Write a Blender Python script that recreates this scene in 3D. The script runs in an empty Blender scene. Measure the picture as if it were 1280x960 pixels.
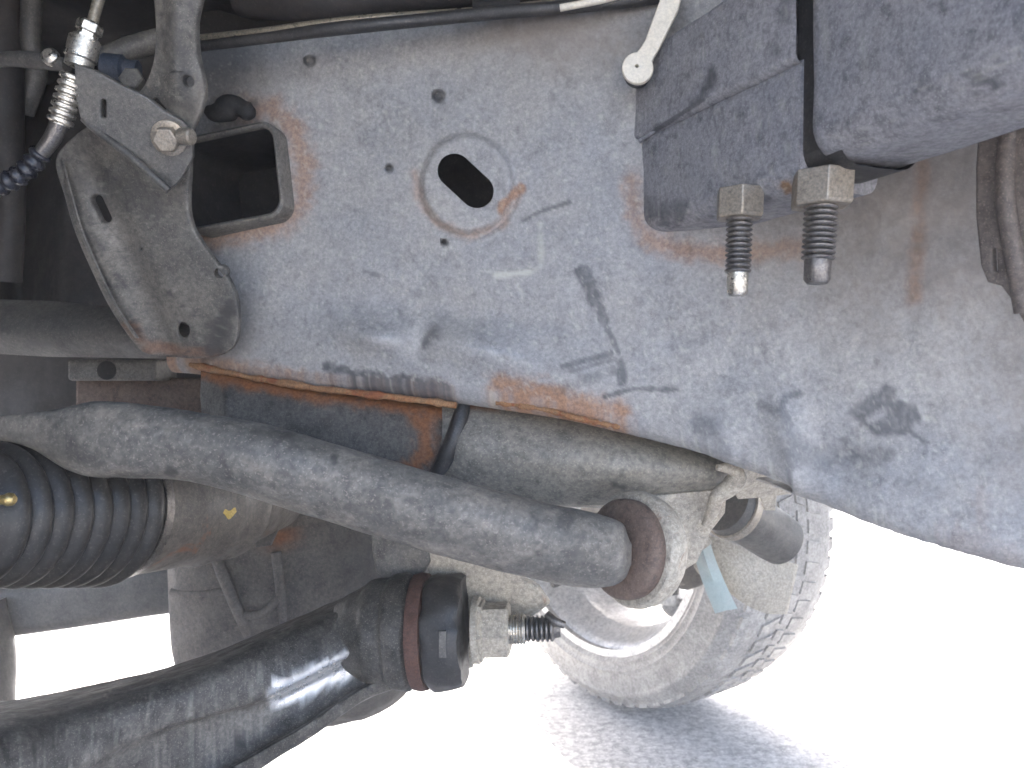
import bpy, bmesh, math, random
import numpy as np
from mathutils import Vector, Matrix
random.seed(4)
SC = bpy.context.scene
COL = SC.collection
# ------------------------------------------------------------------ camera, sky, sun, exposure
CAMZ = 0.62
FPX = 1000.0                     # focal length in pixels of a 1280 wide picture
cam_d = bpy.data.cameras.new('camera')
cam_d.sensor_width = 36.0
cam_d.lens = 36.0 * FPX / 1280.0
cam_d.clip_start = 0.01
cam_d.clip_end = 2000
cam = bpy.data.objects.new('camera', cam_d)
COL.objects.link(cam)
cam.location = (0, 0, CAMZ)
cam.rotation_euler = (math.radians(90), 0, 0)
cam_d.dof.use_dof = True
cam_d.dof.focus_distance = 0.50
cam_d.dof.aperture_fstop = 20.0
SC.camera = cam

SUN_EL, SUN_AZ = 47.0, -14.0      # azimuth: degrees from +Y towards +X, the side the light comes from
world = bpy.data.worlds.new('World')
SC.world = world
world.use_nodes = True
wn = world.node_tree
sky = wn.nodes.new('ShaderNodeTexSky')
sky.sky_type = 'NISHITA'
sky.sun_disc = False
sky.air_density = 0.8
sky.dust_density = 3.5
sky.ozone_density = 0.6
sky.sun_elevation = math.radians(SUN_EL)
sky.sun_rotation = math.radians(SUN_AZ)
bg = wn.nodes['Background']
bg.inputs['Strength'].default_value = 0.15
wn.links.new(sky.outputs[0], bg.inputs['Color'])

sun_d = bpy.data.lights.new('sun', 'SUN')
sun_d.energy = 3.5
sun_d.angle = math.radians(0.53)
sun_d.color = (1.0, 0.95, 0.88)
sun = bpy.data.objects.new('sun', sun_d)
COL.objects.link(sun)
sdir = Vector((math.sin(math.radians(SUN_AZ)) * math.cos(math.radians(SUN_EL)),
               math.cos(math.radians(SUN_AZ)) * math.cos(math.radians(SUN_EL)),
               math.sin(math.radians(SUN_EL))))
sun.rotation_euler = sdir.to_track_quat('Z', 'Y').to_euler()
sun.location = (0, 3, 5)

vs = SC.view_settings
vs.view_transform = 'Standard'
vs.look = 'None'
vs.gamma = 1.0
vs.use_curve_mapping = False
vs.exposure = 2.85
SC.render.engine = 'CYCLES'
SC.cycles.use_denoising = True
SC.cycles.max_bounces = 10
SC.cycles.diffuse_bounces = 6
SC.cycles.pixel_filter_type = 'BLACKMAN_HARRIS'
SC.cycles.filter_width = 1.6

# ------------------------------------------------------------------ helpers
def P(px, py, d):
    return np.array([(px - 640.0) / FPX * d, d, CAMZ - (py - 480.0) / FPX * d])
def PV(px, py, d):
    px, py, d = np.broadcast_arrays(np.asarray(px, float), np.asarray(py, float), np.asarray(d, float))
    return np.stack([(px - 640) / FPX * d, d, CAMZ - (py - 480) / FPX * d], -1)
def proj(v):
    v = np.asarray(v)
    return 640 + FPX * v[..., 0] / v[..., 1], 480 - FPX * (v[..., 2] - CAMZ) / v[..., 1]

def _hash(ix, iy, iz, seed):
    n = (ix * 374761393 + iy * 668265263 + iz * 2147483647 + seed * 974634777) & 0xffffffff
    n = ((n ^ (n >> 13)) * 1274126177) & 0xffffffff
    n = ((n ^ (n >> 16)) * 2246822519) & 0xffffffff
    return ((n ^ (n >> 15)) & 0xffff) / 65535.0
def vnoise(p, seed=0):
    p = np.asarray(p, float)
    i = np.floor(p).astype(np.int64); f = p - i
    f = f * f * (3 - 2 * f)
    r = 0
    for dx in (0, 1):
        for dy in (0, 1):
            for dz in (0, 1):
                w = (f[..., 0] if dx else 1 - f[..., 0]) * (f[..., 1] if dy else 1 - f[..., 1]) * (f[..., 2] if dz else 1 - f[..., 2])
                r = r + w * _hash(i[..., 0] + dx, i[..., 1] + dy, i[..., 2] + dz, seed)
    return r
def fbm(p, seed=0, o=4):
    p = np.asarray(p, float)
    a, s, t = 0.5, 0, 0
    for k in range(o):
        s = s + a * vnoise(p * 2 ** k + 7.3 * k, seed + k); t += a; a *= 0.55
    return s / t
def sstep(a, b, x):
    t = np.clip((x - a) / (b - a), 0, 1)
    return t * t * (3 - 2 * t)
def seg_dist(x, y, pts):
    best = np.full(np.shape(x), 1e9)
    for (x0, y0), (x1, y1) in zip(pts[:-1], pts[1:]):
        dx, dy = x1 - x0, y1 - y0
        t = np.clip(((x - x0) * dx + (y - y0) * dy) / (dx * dx + dy * dy + 1e-9), 0, 1)
        best = np.minimum(best, np.hypot(x - x0 - t * dx, y - y0 - t * dy))
    return best
def stroke(x, y, pts, w, n=None, amt=0.8, hard=0.5):
    """wear mark: soft stroke with edges broken up by noise n (0..1)"""
    d = seg_dist(x, y, pts)
    if n is not None:
        d = d + (n - 0.5) * 2 * w * amt
    return 1 - sstep(w * hard, w, d)

def root(name, loc, label, cat, group=None):
    o = bpy.data.objects.new(name, None)
    o.empty_display_size = 0.02
    COL.objects.link(o)
    o.location = loc
    o['label'] = label; o['category'] = cat
    if group: o['group'] = group
    return o
def wloc(o):
    v = np.zeros(3)
    while o is not None:
        v = v + np.array(o.location); o = o.parent
    return v
def mesh(name, v, f, mat, parent=None, attrs=None, smooth=40, base=None):
    """one mesh object from world coordinates; local origin is the parent's (or base)"""
    v = np.asarray(v, float).reshape(-1, 3)
    off = wloc(parent) if parent is not None else (np.array(base) if base is not None else np.array([v[:, 0].mean(), v[:, 1].mean(), v[:, 2].min()]))
    me = bpy.data.meshes.new(name)
    me.from_pydata((v - off).tolist(), [], [list(map(int, q)) for q in f])
    me.validate()
    bm = bmesh.new(); bm.from_mesh(me)
    bmesh.ops.recalc_face_normals(bm, faces=bm.faces)
    bm.to_mesh(me); bm.free()
    if smooth:
        me.polygons.foreach_set('use_smooth', [True] * len(me.polygons))
        me.set_sharp_from_angle(angle=math.radians(smooth))
    if attrs:
        for k, a in attrs.items():
            at = me.attributes.new(k, 'FLOAT', 'POINT')
            at.data.foreach_set('value', np.asarray(a, np.float32).ravel())
    me.materials.append(mat)
    o = bpy.data.objects.new(name, me)
    COL.objects.link(o)
    if parent is not None: o.parent = parent
    else: o.location = off
    return o
def tag(o, label, cat, group=None):
    o['label'] = label; o['category'] = cat
    if group: o['group'] = group
    return o
def grid_faces(nu, nv, wrap=False):
    f = []
    for i in range(nu - 1):
        for j in range(nv if wrap else nv - 1):
            k = (j + 1) % nv
            f.append((i * nv + j, i * nv + k, (i + 1) * nv + k, (i + 1) * nv + j))
    return f
def cr(pts, n):
    """Catmull-Rom resample of an (k,m) table to n rows"""
    p = np.asarray(pts, float)
    k = len(p)
    seg = np.linalg.norm(np.diff(p[:, :2] if p.shape[1] > 1 else p, axis=0), axis=1) + 1e-9
    s = np.concatenate([[0], np.cumsum(seg)]); s /= s[-1]
    t = np.linspace(0, 1, n)
    m = np.zeros_like(p)
    m[1:-1] = (p[2:] - p[:-2]) / (s[2:] - s[:-2])[:, None]
    m[0] = (p[1] - p[0]) / (s[1] - s[0]); m[-1] = (p[-1] - p[-2]) / (s[-1] - s[-2])
    out = []
    for x in t:
        i = min(k - 2, int(np.searchsorted(s, x, side='right') - 1))
        h = s[i + 1] - s[i]; u = (x - s[i]) / h
        out.append((2*u**3-3*u**2+1)*p[i] + (u**3-2*u**2+u)*h*m[i] + (-2*u**3+3*u**2)*p[i+1] + (u**3-u**2)*h*m[i+1])
    return np.array(out)
def unit(v):
    v = np.asarray(v, float); return v / (np.linalg.norm(v) + 1e-12)
def loft(rings, cap=True):
    """rings: list of (n,3) closed loops"""
    R = np.array(rings); nr, n, _ = R.shape
    v = R.reshape(-1, 3); f = grid_faces(nr, n, True)
    if cap:
        f.append(tuple(range(n))[::-1]); f.append(tuple((nr - 1) * n + j for j in range(n)))
    return v, f
def lathe(A, axis, prof, n=40, up=(0, 0, 1), cap=True):
    a = unit(axis); u = unit(np.cross(up, a)); w = np.cross(a, u); A = np.asarray(A, float)
    th = np.linspace(0, 2 * math.pi, n, endpoint=False)
    rings = [A + a * t + r * (np.cos(th)[:, None] * u + np.sin(th)[:, None] * w) for t, r in prof]
    return loft(rings, cap)
def tube(pts, rad, n=14, steps=None, cap=True):
    pts = np.asarray(pts, float)
    rad = np.broadcast_to(np.asarray(rad, float), (len(pts),))
    if steps:
        q = cr(np.c_[pts, rad], steps); pts, rad = q[:, :3], q[:, 3]
    rings = []; prev = None
    th = np.linspace(0, 2 * math.pi, n, endpoint=False)
    for i in range(len(pts)):
        a = unit(pts[min(i + 1, len(pts) - 1)] - pts[max(i - 1, 0)])
        if prev is None:
            prev = unit(np.cross(a, (0.13, 0.4, 0.9)))
        u = unit(prev - a * np.dot(prev, a)); prev = u; w = np.cross(a, u)
        rings.append(pts[i] + rad[i] * (np.cos(th)[:, None] * u + np.sin(th)[:, None] * w))
    return loft(rings, cap)
def merge(*vf):
    V, F, k = [], [], 0
    for v, f in vf:
        V.append(np.asarray(v, float).reshape(-1, 3)); F += [tuple(i + k for i in q) for q in f]; k += len(V[-1])
    return np.concatenate(V), F
def box(c, ax, ay, az):
    """box from centre and three half-axis vectors"""
    c, ax, ay, az = map(lambda q: np.asarray(q, float), (c, ax, ay, az))
    v = [c + sx * ax + sy * ay + sz * az for sx in (-1, 1) for sy in (-1, 1) for sz in (-1, 1)]
    f = [(0, 1, 3, 2), (4, 6, 7, 5), (0, 4, 5, 1), (2, 3, 7, 6), (0, 2, 6, 4), (1, 5, 7, 3)]
    return np.array(v), f
def bevelled(o, w=0.0015, seg=2):
    m = o.modifiers.new('bevel', 'BEVEL'); m.width = w; m.segments = seg; m.limit_method = 'ANGLE'
    return o
class Plane:
    def __init__(s, a, b, c):
        p = [P(*a), P(*b), P(*c)]
        s.o = p[0]; s.u = unit(p[1] - p[0]); s.n = unit(np.cross(s.u, p[2] - p[0]))
        if s.n[1] > 0: s.n = -s.n
        s.v = np.cross(s.n, s.u)
    def local(s, px, py):
        r = P(px, py, 1.0) - np.array([0, 0, CAMZ]); c = np.array([0, 0, CAMZ])
        t = np.dot(s.o - c, s.n) / np.dot(r, s.n)
        q = c + r * t - s.o
        return np.dot(q, s.u), np.dot(q, s.v)
def plate(name, outline, plane, thick, mat, parent=None, holes=(), bev=0.0012, smooth_n=0, base=None, bend=None, dense=0, paint=None):
    """flat stamped plate with real holes; outline and holes are lists of image points on the given plane"""
    cu = bpy.data.curves.new(name, 'CURVE'); cu.dimensions = '2D'; cu.fill_mode = 'BOTH'
    cu.extrude = thick / 2; cu.bevel_depth = bev; cu.bevel_resolution = 2
    for k, lp in enumerate([outline] + list(holes)):
        if k == 0 and smooth_n:
            q = np.array(lp + [lp[0]], float); lp = cr(q, smooth_n)[:-1]
        sp = cu.splines.new('POLY'); sp.points.add(len(lp) - 1); sp.use_cyclic_u = True
        for pt, (x, y) in zip(sp.points, lp):
            a, b = plane.local(x, y); pt.co = (a, b, 0, 1)
    ob = bpy.data.objects.new(name + '_tmp', cu); COL.objects.link(ob)
    dg = bpy.context.evaluated_depsgraph_get(); dg.update()
    me = bpy.data.meshes.new_from_object(ob.evaluated_get(dg))
    n = len(me.vertices); co = np.zeros(n * 3); me.vertices.foreach_get('co', co); co = co.reshape(-1, 3)
    w = plane.o + co[:, :1] * plane.u + co[:, 1:2] * plane.v + co[:, 2:3] * plane.n
    if bend is not None and not dense: w = bend(w)
    f = [tuple(p.vertices) for p in me.polygons]
    at_ = None
    if dense:
        bm = bmesh.new(); vl = [bm.verts.new(q) for q in w]
        for q in f:
            try: bm.faces.new([vl[i] for i in q])
            except ValueError: pass
        bmesh.ops.remove_doubles(bm, verts=bm.verts, dist=1e-6)
        for _ in range(7):
            bmesh.ops.triangulate(bm, faces=bm.faces)
            lg = [e for e in bm.edges if e.calc_length() > dense]
            if not lg: break
            bmesh.ops.subdivide_edges(bm, edges=lg, cuts=1)
        bmesh.ops.triangulate(bm, faces=bm.faces)
        bm.verts.index_update()
        w = np.array([tuple(q.co) for q in bm.verts]); f = [tuple(q.index for q in p.verts) for p in bm.faces]; bm.free()
        if bend is not None: w = bend(w)
        if paint is not None: at_ = paint(w)
    bpy.data.objects.remove(ob); bpy.data.curves.remove(cu); bpy.data.meshes.remove(me)
    return mesh(name, w, f, mat, parent, base=base, smooth=35, attrs=at_)
def ell(cx, cy, rx, ry, rot=0, n=24):
    c, s = math.cos(math.radians(rot)), math.sin(math.radians(rot))
    return [(cx + rx * math.cos(t) * c - ry * math.sin(t) * s, cy + rx * math.cos(t) * s + ry * math.sin(t) * c) for t in np.linspace(0, 2 * math.pi, n, endpoint=False)]
def capsule(x0, y0, x1, y1, r, n=10):
    a = math.atan2(y1 - y0, x1 - x0); o = []
    for k in range(n + 1):
        t = a + math.pi / 2 + math.pi * k / n; o.append((x0 + r * math.cos(t), y0 + r * math.sin(t)))
    for k in range(n + 1):
        t = a - math.pi / 2 + math.pi * k / n; o.append((x1 + r * math.cos(t), y1 + r * math.sin(t)))
    return o

def flecks(v, seed, size=0.0022, a=1.0):
    """chips, grit and dust flecks of a worn painted surface as (dark, pale, dust) fields"""
    v = np.asarray(v, float)
    n1 = fbm(v / size, seed, 3); n2 = fbm(v / (size * 5), seed + 5, 4); n3 = fbm(v / (size * 22), seed + 9, 3)
    dk = a * (0.55 * sstep(.60, .72, n1) * sstep(.35, .6, n2) + 0.5 * sstep(.58, .70, n2) * sstep(.35, .6, n3))
    pl_ = a * 0.30 * sstep(.64, .76, 1 - n1 + .12 * (n2 - .5))
    du = a * 0.6 * sstep(.52, .68, n3)
    return dk, pl_, du
# ------------------------------------------------------------------ materials
def grime(name, base, dust=(0.33, 0.31, 0.28), dark=(0.03, 0.03, 0.033), rust=(0.26, 0.10, 0.035), rust_amt=0.0,
          dust_amt=0.4, dark_amt=0.3, scale=22.0, rough=0.62, metal=0.0, bump=0.25, fine=1.0, spec=0.5, coat=0.0):
    if name not in ('rail_paint', 'mount_paint', 'blue_connector', 'blue_black_hose', 'pale_green_tape', 'pale_concrete', 'tyre_rubber', 'rim_alloy'):
        base, dust, dark = [tuple(a * b for a, b in zip(q, (1.06, 0.99, 0.88))) for q in (base, dust, dark)]   # warm tint put into the colours to offset the blue sky light
    m = bpy.data.materials.new(name); m.use_nodes = True
    nt = m.node_tree; N = nt.nodes; L = nt.links; bs = N['Principled BSDF']
    tc = N.new('ShaderNodeTexCoord'); co = tc.outputs['Object']
    def noise(sc, det=5, rg=0.6, dist=0.0):
        n = N.new('ShaderNodeTexNoise'); n.inputs['Scale'].default_value = sc; n.inputs['Detail'].default_value = det
        n.inputs['Roughness'].default_value = rg; n.inputs['Distortion'].default_value = dist
        L.new(co, n.inputs['Vector']); return n.outputs['Fac']
    def ramp(x, a, b, lo=0.0, hi=1.0):
        r = N.new('ShaderNodeMapRange'); r.interpolation_type = 'SMOOTHSTEP'
        r.inputs['From Min'].default_value = a; r.inputs['From Max'].default_value = b
        r.inputs['To Min'].default_value = lo; r.inputs['To Max'].default_value = hi
        L.new(x, r.inputs['Value']); return r.outputs['Result']
    def math_(op, a, b):
        n = N.new('ShaderNodeMath'); n.operation = op; n.use_clamp = True
        for i, q in enumerate((a, b)):
            if isinstance(q, (int, float)): n.inputs[i].default_value = q
            else: L.new(q, n.inputs[i])
        return n.outputs[0]
    def mix(fac, a, b, mode='MIX'):
        n = N.new('ShaderNodeMix'); n.data_type = 'RGBA'; n.blend_type = mode
        if isinstance(fac, (int, float)): n.inputs[0].default_value = fac
        else: L.new(fac, n.inputs[0])
        for i, q in ((6, a), (7, b)):
            if isinstance(q, tuple): n.inputs[i].default_value = (*q, 1)
            else: L.new(q, n.inputs[i])
        return n.outputs[2]
    def attr(k):
        n = N.new('ShaderNodeAttribute'); n.attribute_name = k; return n.outputs['Fac']
    n1, n2, n3 = noise(scale, 6, 0.62, 0.4), noise(scale * 2.7, 5, 0.65, 0.2), noise(scale * 15, 4, 0.7)
    n4 = noise(scale * 42, 2, 0.6)
    c = mix(ramp(n1, 0.36, 0.66, 0, dust_amt), base, dust)
    c = mix(ramp(n2, 0.52, 0.70, 0, dark_amt), c, dark)
    c = mix(math_('MULTIPLY', attr('dust'), 0.85), c, dust)
    c = mix(ramp(n3, 0.30, 0.70, 0, 0.75 * fine), c, mix(1.0, c, (0.38, 0.38, 0.40), 'MULTIPLY'))
    n5 = noise(scale * 6, 3, 0.6)
    c = mix(ramp(n5, 0.50, 0.70, 0, 0.45 * fine), c, mix(1.0, c, (0.5, 0.5, 0.52), 'MULTIPLY'))
    c = mix(ramp(n4, 0.56, 0.70, 0, 0.5 * fine), c, mix(1.0, dust, (1.25, 1.25, 1.25), 'MULTIPLY'))
    if rust_amt > 0:
        nr = noise(scale * 1.4, 7, 0.7, 0.8)
        c = mix(ramp(nr, 0.66 - 0.3 * rust_amt, 0.78 - 0.3 * rust_amt), c, mix(n3, rust, (0.09, 0.035, 0.02)))
    ra = math_('MULTIPLY', attr('rust'), ramp(n2, 0.22, 0.5, 0.45, 1.0))
    rc = mix(ramp(n3, 0.35, 0.65), rust, (rust[0] * 0.62, rust[1] * 0.6, rust[2] * 0.65))
    c = mix(ra, c, rc)
    c = mix(math_('MULTIPLY', attr('dark'), 0.93), c, dark)
    c = mix(math_('MULTIPLY', attr('pale'), 0.9), c, (0.55, 0.53, 0.44))
    c = mix(attr('mud_shade'), c, mix(n1, (0.10, 0.083, 0.07), (0.24, 0.20, 0.17)))
    ba = attr('painted_highlight')
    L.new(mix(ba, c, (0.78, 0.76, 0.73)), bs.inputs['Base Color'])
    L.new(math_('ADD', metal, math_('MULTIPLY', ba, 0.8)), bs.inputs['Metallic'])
    bs.inputs['Specular IOR Level'].default_value = spec
    bs.inputs['Coat Weight'].default_value = coat
    rr = ramp(n2, 0.3, 0.7, max(0.05, rough - 0.12), min(1, rough + 0.15))
    rr = math_('ADD', rr, math_('MULTIPLY', attr('rust'), 0.25))
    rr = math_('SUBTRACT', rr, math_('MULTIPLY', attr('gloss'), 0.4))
    L.new(rr, bs.inputs['Roughness'])
    if bump:
        bp = N.new('ShaderNodeBump'); bp.inputs['Strength'].default_value = bump; bp.inputs['Distance'].default_value = 0.0015
        h = N.new('ShaderNodeMath'); h.operation = 'MULTIPLY_ADD'; L.new(n3, h.inputs[0]); h.inputs[1].default_value = 0.6; L.new(n2, h.inputs[2])
        L.new(h.outputs[0], bp.inputs['Height']); L.new(bp.outputs['Normal'], bs.inputs['Normal'])
    return m
M = {}
M['rail'] = grime('rail_paint', (0.30, 0.293, 0.288), dust=(0.37, 0.345, 0.31), fine=0.7, dark=(0.05, 0.05, 0.055), rust=(0.34, 0.18, 0.095), dust_amt=0.45, dark_amt=0.22, scale=26, rough=0.55)
M['mount'] = grime('mount_paint', (0.25, 0.247, 0.26), dust=(0.36, 0.34, 0.33), dark=(0.04, 0.04, 0.045), dust_amt=0.45, dark_amt=0.5, scale=30, rough=0.5, rust=(0.30, 0.16, 0.06))
M['bracket'] = grime('bracket_paint', (0.095, 0.094, 0.092), dust=(0.21, 0.20, 0.185), dust_amt=0.6, dark_amt=0.35, scale=24, rough=0.6)
M['hosebracket'] = grime('hose_bracket_metal', (0.10, 0.10, 0.10), dust=(0.19, 0.185, 0.175), dust_amt=0.4, dark_amt=0.4, scale=34, rough=0.45)
M['arm'] = grime('arm_paint', (0.12, 0.12, 0.118), dust=(0.25, 0.235, 0.215), dark=(0.045, 0.045, 0.045), dust_amt=0.7, dark_amt=0.5, scale=15, rough=0.55)
M['cross'] = grime('crossmember_paint', (0.20, 0.196, 0.185), dust=(0.32, 0.305, 0.27), dust_amt=0.5, dark_amt=0.3, scale=18, rough=0.6)
M['crossdark'] = grime('crossmember_dark_paint', (0.07, 0.07, 0.071), dust=(0.16, 0.155, 0.15), spec=0.2, dust_amt=0.4, dark_amt=0.6, scale=30, rough=0.6)
M['weld'] = grime('weld_rust', (0.32, 0.155, 0.07), dust=(0.32, 0.22, 0.13), dark=(0.12, 0.065, 0.04), dust_amt=0.5, dark_amt=0.55, scale=60, rough=0.85, rust=(0.34, 0.11, 0.04), rust_amt=0.5, bump=0.5)
M['rubber'] = grime('black_rubber', (0.028, 0.028, 0.03), dust=(0.075, 0.07, 0.068), dust_amt=0.25, dark_amt=0.3, scale=20, rough=0.5, bump=0.15)
M['boot'] = grime('boot_rubber', (0.022, 0.022, 0.023), dust=(0.075, 0.072, 0.07), dust_amt=0.3, dark_amt=0.2, scale=14, spec=0.3, rough=0.4, bump=0.1)
M['cast'] = grime('cast_aluminium', (0.11, 0.10, 0.092), dust=(0.19, 0.17, 0.15), dust_amt=0.5, dark_amt=0.35, scale=18, rough=0.7, bump=0.4)
M['cvsteel'] = grime('cv_housing_steel', (0.085, 0.078, 0.072), dust=(0.15, 0.138, 0.125), rust=(0.20, 0.09, 0.04), rust_amt=0.25, dust_amt=0.5, dark_amt=0.35, scale=20, rough=0.55)
M['lower'] = grime('lower_arm_paint', (0.05, 0.049, 0.048), dust=(0.22, 0.21, 0.20), dark=(0.012, 0.012, 0.012), dust_amt=0.3, dark_amt=0.5, scale=26, spec=0.25, rough=0.52, bump=0.3)
M['bushrust'] = grime('bushing_rust', (0.085, 0.04, 0.032), dust=(0.14, 0.075, 0.055), dark=(0.04, 0.025, 0.02), dust_amt=0.4, dark_amt=0.4, scale=40, rough=0.8)
M['bushbrown'] = grime('bushing_brown', (0.13, 0.09, 0.075), dust=(0.22, 0.17, 0.14), dark=(0.05, 0.035, 0.03), dust_amt=0.4, dark_amt=0.4, scale=24, rough=0.7)
M['pale'] = grime('pale_dusty_steel', (0.42, 0.39, 0.34), dust=(0.55, 0.52, 0.46), dark=(0.2, 0.17, 0.14), rust=(0.4, 0.2, 0.1), dust_amt=0.5, dark_amt=0.25, scale=24, rough=0.6, rust_amt=0.12)
M['zinc'] = grime('dusty_zinc', (0.36, 0.34, 0.31), dust=(0.36, 0.31, 0.25), dark=(0.14, 0.12, 0.10), dust_amt=0.5, dark_amt=0.3, scale=50, rough=0.4, metal=0.55)
M['thread'] = grime('thread_steel', (0.20, 0.20, 0.21), dust=(0.3, 0.28, 0.26), dark=(0.05, 0.04, 0.04), dust_amt=0.3, dark_amt=0.3, scale=60, rough=0.38, metal=0.8)
M['bright'] = grime('bright_steel', (0.72, 0.72, 0.70), dust=(0.4, 0.38, 0.35), dark=(0.12, 0.12, 0.12), dust_amt=0.6, dark_amt=0.5, scale=70, rough=0.3, metal=0.9)
M['white'] = grime('white_plastic', (0.70, 0.68, 0.62), dust=(0.55, 0.52, 0.46), dark=(0.3, 0.28, 0.25), dust_amt=0.4, dark_amt=0.1, scale=40, rough=0.5, fine=0.4)
M['void'] = grime('underbody_black', (0.016, 0.015, 0.015), dust=(0.04, 0.036, 0.034), dust_amt=0.4, dark_amt=0.3, scale=10, rough=0.8)
M['liner'] = grime('liner_brown_black', (0.018, 0.0155, 0.015), dust=(0.038, 0.032, 0.030), dust_amt=0.5, dark_amt=0.4, scale=12, rough=0.7)
M['plain'] = grime('grey_black_metal', (0.06, 0.06, 0.06), dust=(0.13, 0.122, 0.115), dust_amt=0.5, dark_amt=0.4, scale=20, rough=0.55)
M['tyre'] = grime('tyre_rubber', (0.30, 0.285, 0.265), dust=(0.48, 0.455, 0.42), dust_amt=0.7, dark_amt=0.3, scale=14, rough=0.8)  # dusty rubber, lightened to stand in for the glare over the wheel
M['rim'] = grime('rim_alloy', (0.55, 0.55, 0.55), dust=(0.52, 0.49, 0.44), dark=(0.2, 0.18, 0.16), dust_amt=0.5, dark_amt=0.2, scale=10, rough=0.4, metal=0.3)
M['blue'] = grime('blue_connector', (0.045, 0.058, 0.085), dust=(0.12, 0.125, 0.14), dust_amt=0.4, dark_amt=0.3, scale=40, rough=0.5)
M['bluehose'] = grime('blue_black_hose', (0.016, 0.016, 0.022), dust=(0.05, 0.05, 0.055), dust_amt=0.3, dark_amt=0.2, scale=40, rough=0.25)
M['brass'] = grime('brass', (0.55, 0.42, 0.16), dust=(0.4, 0.35, 0.25), dust_amt=0.3, dark_amt=0.2, scale=60, rough=0.35, metal=0.8)
M['tape'] = grime('pale_green_tape', (0.36, 0.43, 0.40), dust=(0.48, 0.48, 0.44), dust_amt=0.4, dark_amt=0.05, scale=30, rough=0.5, fine=0.3)
M['yellow'] = grime('yellow_paint', (0.45, 0.33, 0.05), dust=(0.4, 0.33, 0.15), dust_amt=0.4, dark_amt=0.2, scale=60, rough=0.6)
M['ground'] = grime('pale_concrete', (0.66, 0.65, 0.635), dust=(0.74, 0.725, 0.70), dark=(0.36, 0.355, 0.35), dust_amt=0.6, dark_amt=0.5, scale=5, rough=0.9, bump=0.6, fine=1.2)
M['strap'] = grime('strap_brown', (0.11, 0.095, 0.09), dust=(0.19, 0.165, 0.155), dark=(0.03, 0.022, 0.02), dust_amt=0.5, dark_amt=0.4, scale=24, rough=0.7)
M['line'] = grime('brake_line_metal', (0.30, 0.28, 0.24), dust=(0.4, 0.36, 0.28), dark=(0.05, 0.05, 0.05), dust_amt=0.4, dark_amt=0.4, scale=40, rough=0.35, metal=0.5)

# ------------------------------------------------------------------ ground and truck floor
g = mesh('ground', [(-90, -90, 0), (90, -90, 0), (90, 90, 0), (-90, 90, 0)], [(0, 1, 2, 3)], M['ground'], base=(0, 0, 0), smooth=0)
g['kind'] = 'structure'

fl = root('truck_floor_pan', (0.5, 1.1, 0.90), 'black corrugated floor pan of the truck above the frame rail', 'floor pan')
xs = np.linspace(-1.6, 2.6, 127)
prof = 0.905 + 0.012 * sstep(-0.3, 0.3, np.sin(xs * 2 * math.pi / 0.14))
vv = []
for x, z in zip(xs, prof):
    vv += [(x, 0.40, z), (x, 1.95, z)]
mesh('floor_sheet', vv, grid_faces(len(xs), 2), M['void'], fl)
b = mesh('body_side', *merge(box((0.5, 1.93, 1.15), (2.1, 0, 0), (0, 0.02, 0), (0, 0, 0.27)),
                             box((0.5, 1.12, 1.44), (2.1, 0, 0), (0, 0.83, 0), (0, 0, 0.02))), M['plain'], fl, smooth=0)
mesh('firewall', *box((-1.58, 1.15, 1.15), (0.02, 0, 0), (0, 0.75, 0), (0, 0, 0.27)), M['void'], fl, smooth=0)

# ------------------------------------------------------------------ frame rail
def drail(px):
    return np.interp(px, [-60, 60, 300, 560, 800, 1000, 1160, 1280, 1450], [0.655, 0.62, 0.565, 0.525, 0.49, 0.452, 0.418, 0.392, 0.36])
YB = ([-60, 60, 240, 400, 560, 700, 770, 850, 930, 1000, 1060, 1160, 1280, 1450], [430, 436, 452, 474, 496, 516, 532, 552, 577, 608, 638, 670, 702, 735])
YT = ([-60, 250, 340, 600, 800, 1000, 1450], [66, 66, 50, 32, 18, -60, -160])
NU, NV = 560, 190
pxs = np.linspace(208, 1450, NU)
k = np.ones(25) / 25
pp = np.pad(drail(pxs), 12, mode='edge')
ds = np.convolve(pp, k, 'valid')
yb = np.convolve(np.pad(np.interp(pxs, *YB), 12, mode='edge'), k, 'valid')
yb = yb - 10 * sstep(300, 560, pxs) - 3
yt = np.convolve(np.pad(np.interp(pxs, *YT), 12, mode='edge'), k, 'valid')
tv = np.linspace(0, 1, NV)
X, Y = np.meshgrid(pxs, tv, indexing='ij')
Y = yt[:, None] + (yb - yt)[:, None] * tv[None, :]
D = np.repeat(ds[:, None], NV, 1)
nz3 = np.stack([X / 90, Y / 90, 0 * X], -1)
off = (fbm(nz3, 3) - 0.5) * 0.005
def gau(x0, y0, sx, sy, rot=0):
    c, s = math.cos(math.radians(rot)), math.sin(math.radians(rot))
    u = (X - x0) * c + (Y - y0) * s; w = -(X - x0) * s + (Y - y0) * c
    return np.exp(-(u / sx) ** 2 - (w / sy) ** 2)
off += 0.011 * gau(460, 420, 44, 19, 12) + 0.008 * gau(590, 434, 62, 22, 12) - 0.003 * gau(528, 420, 12, 22, 20)
off += 0.004 * gau(690, 470, 90, 26, 12)
off -= 0.004 * gau(560, 385, 160, 20, 6)
# raised collar round the slotted hole
re = np.hypot((X - 584) / 61.0, (Y - 229) / 66.0)
off += 0.0045 * (1 - sstep(0.84, 1.0, re)) - 0.0018 * np.exp(-((re - 1.03) / 0.05) ** 2) * sstep(-0.3, 0.6, (Y - 229) / 66.0)
# slot
def sdf_caps(x, y, x0, y0, x1, y1, r): return seg_dist(x, y, [(x0, y0), (x1, y1)]) - r
slot = sdf_caps(X, Y, 568, 213, 596, 239, 21)
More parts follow.
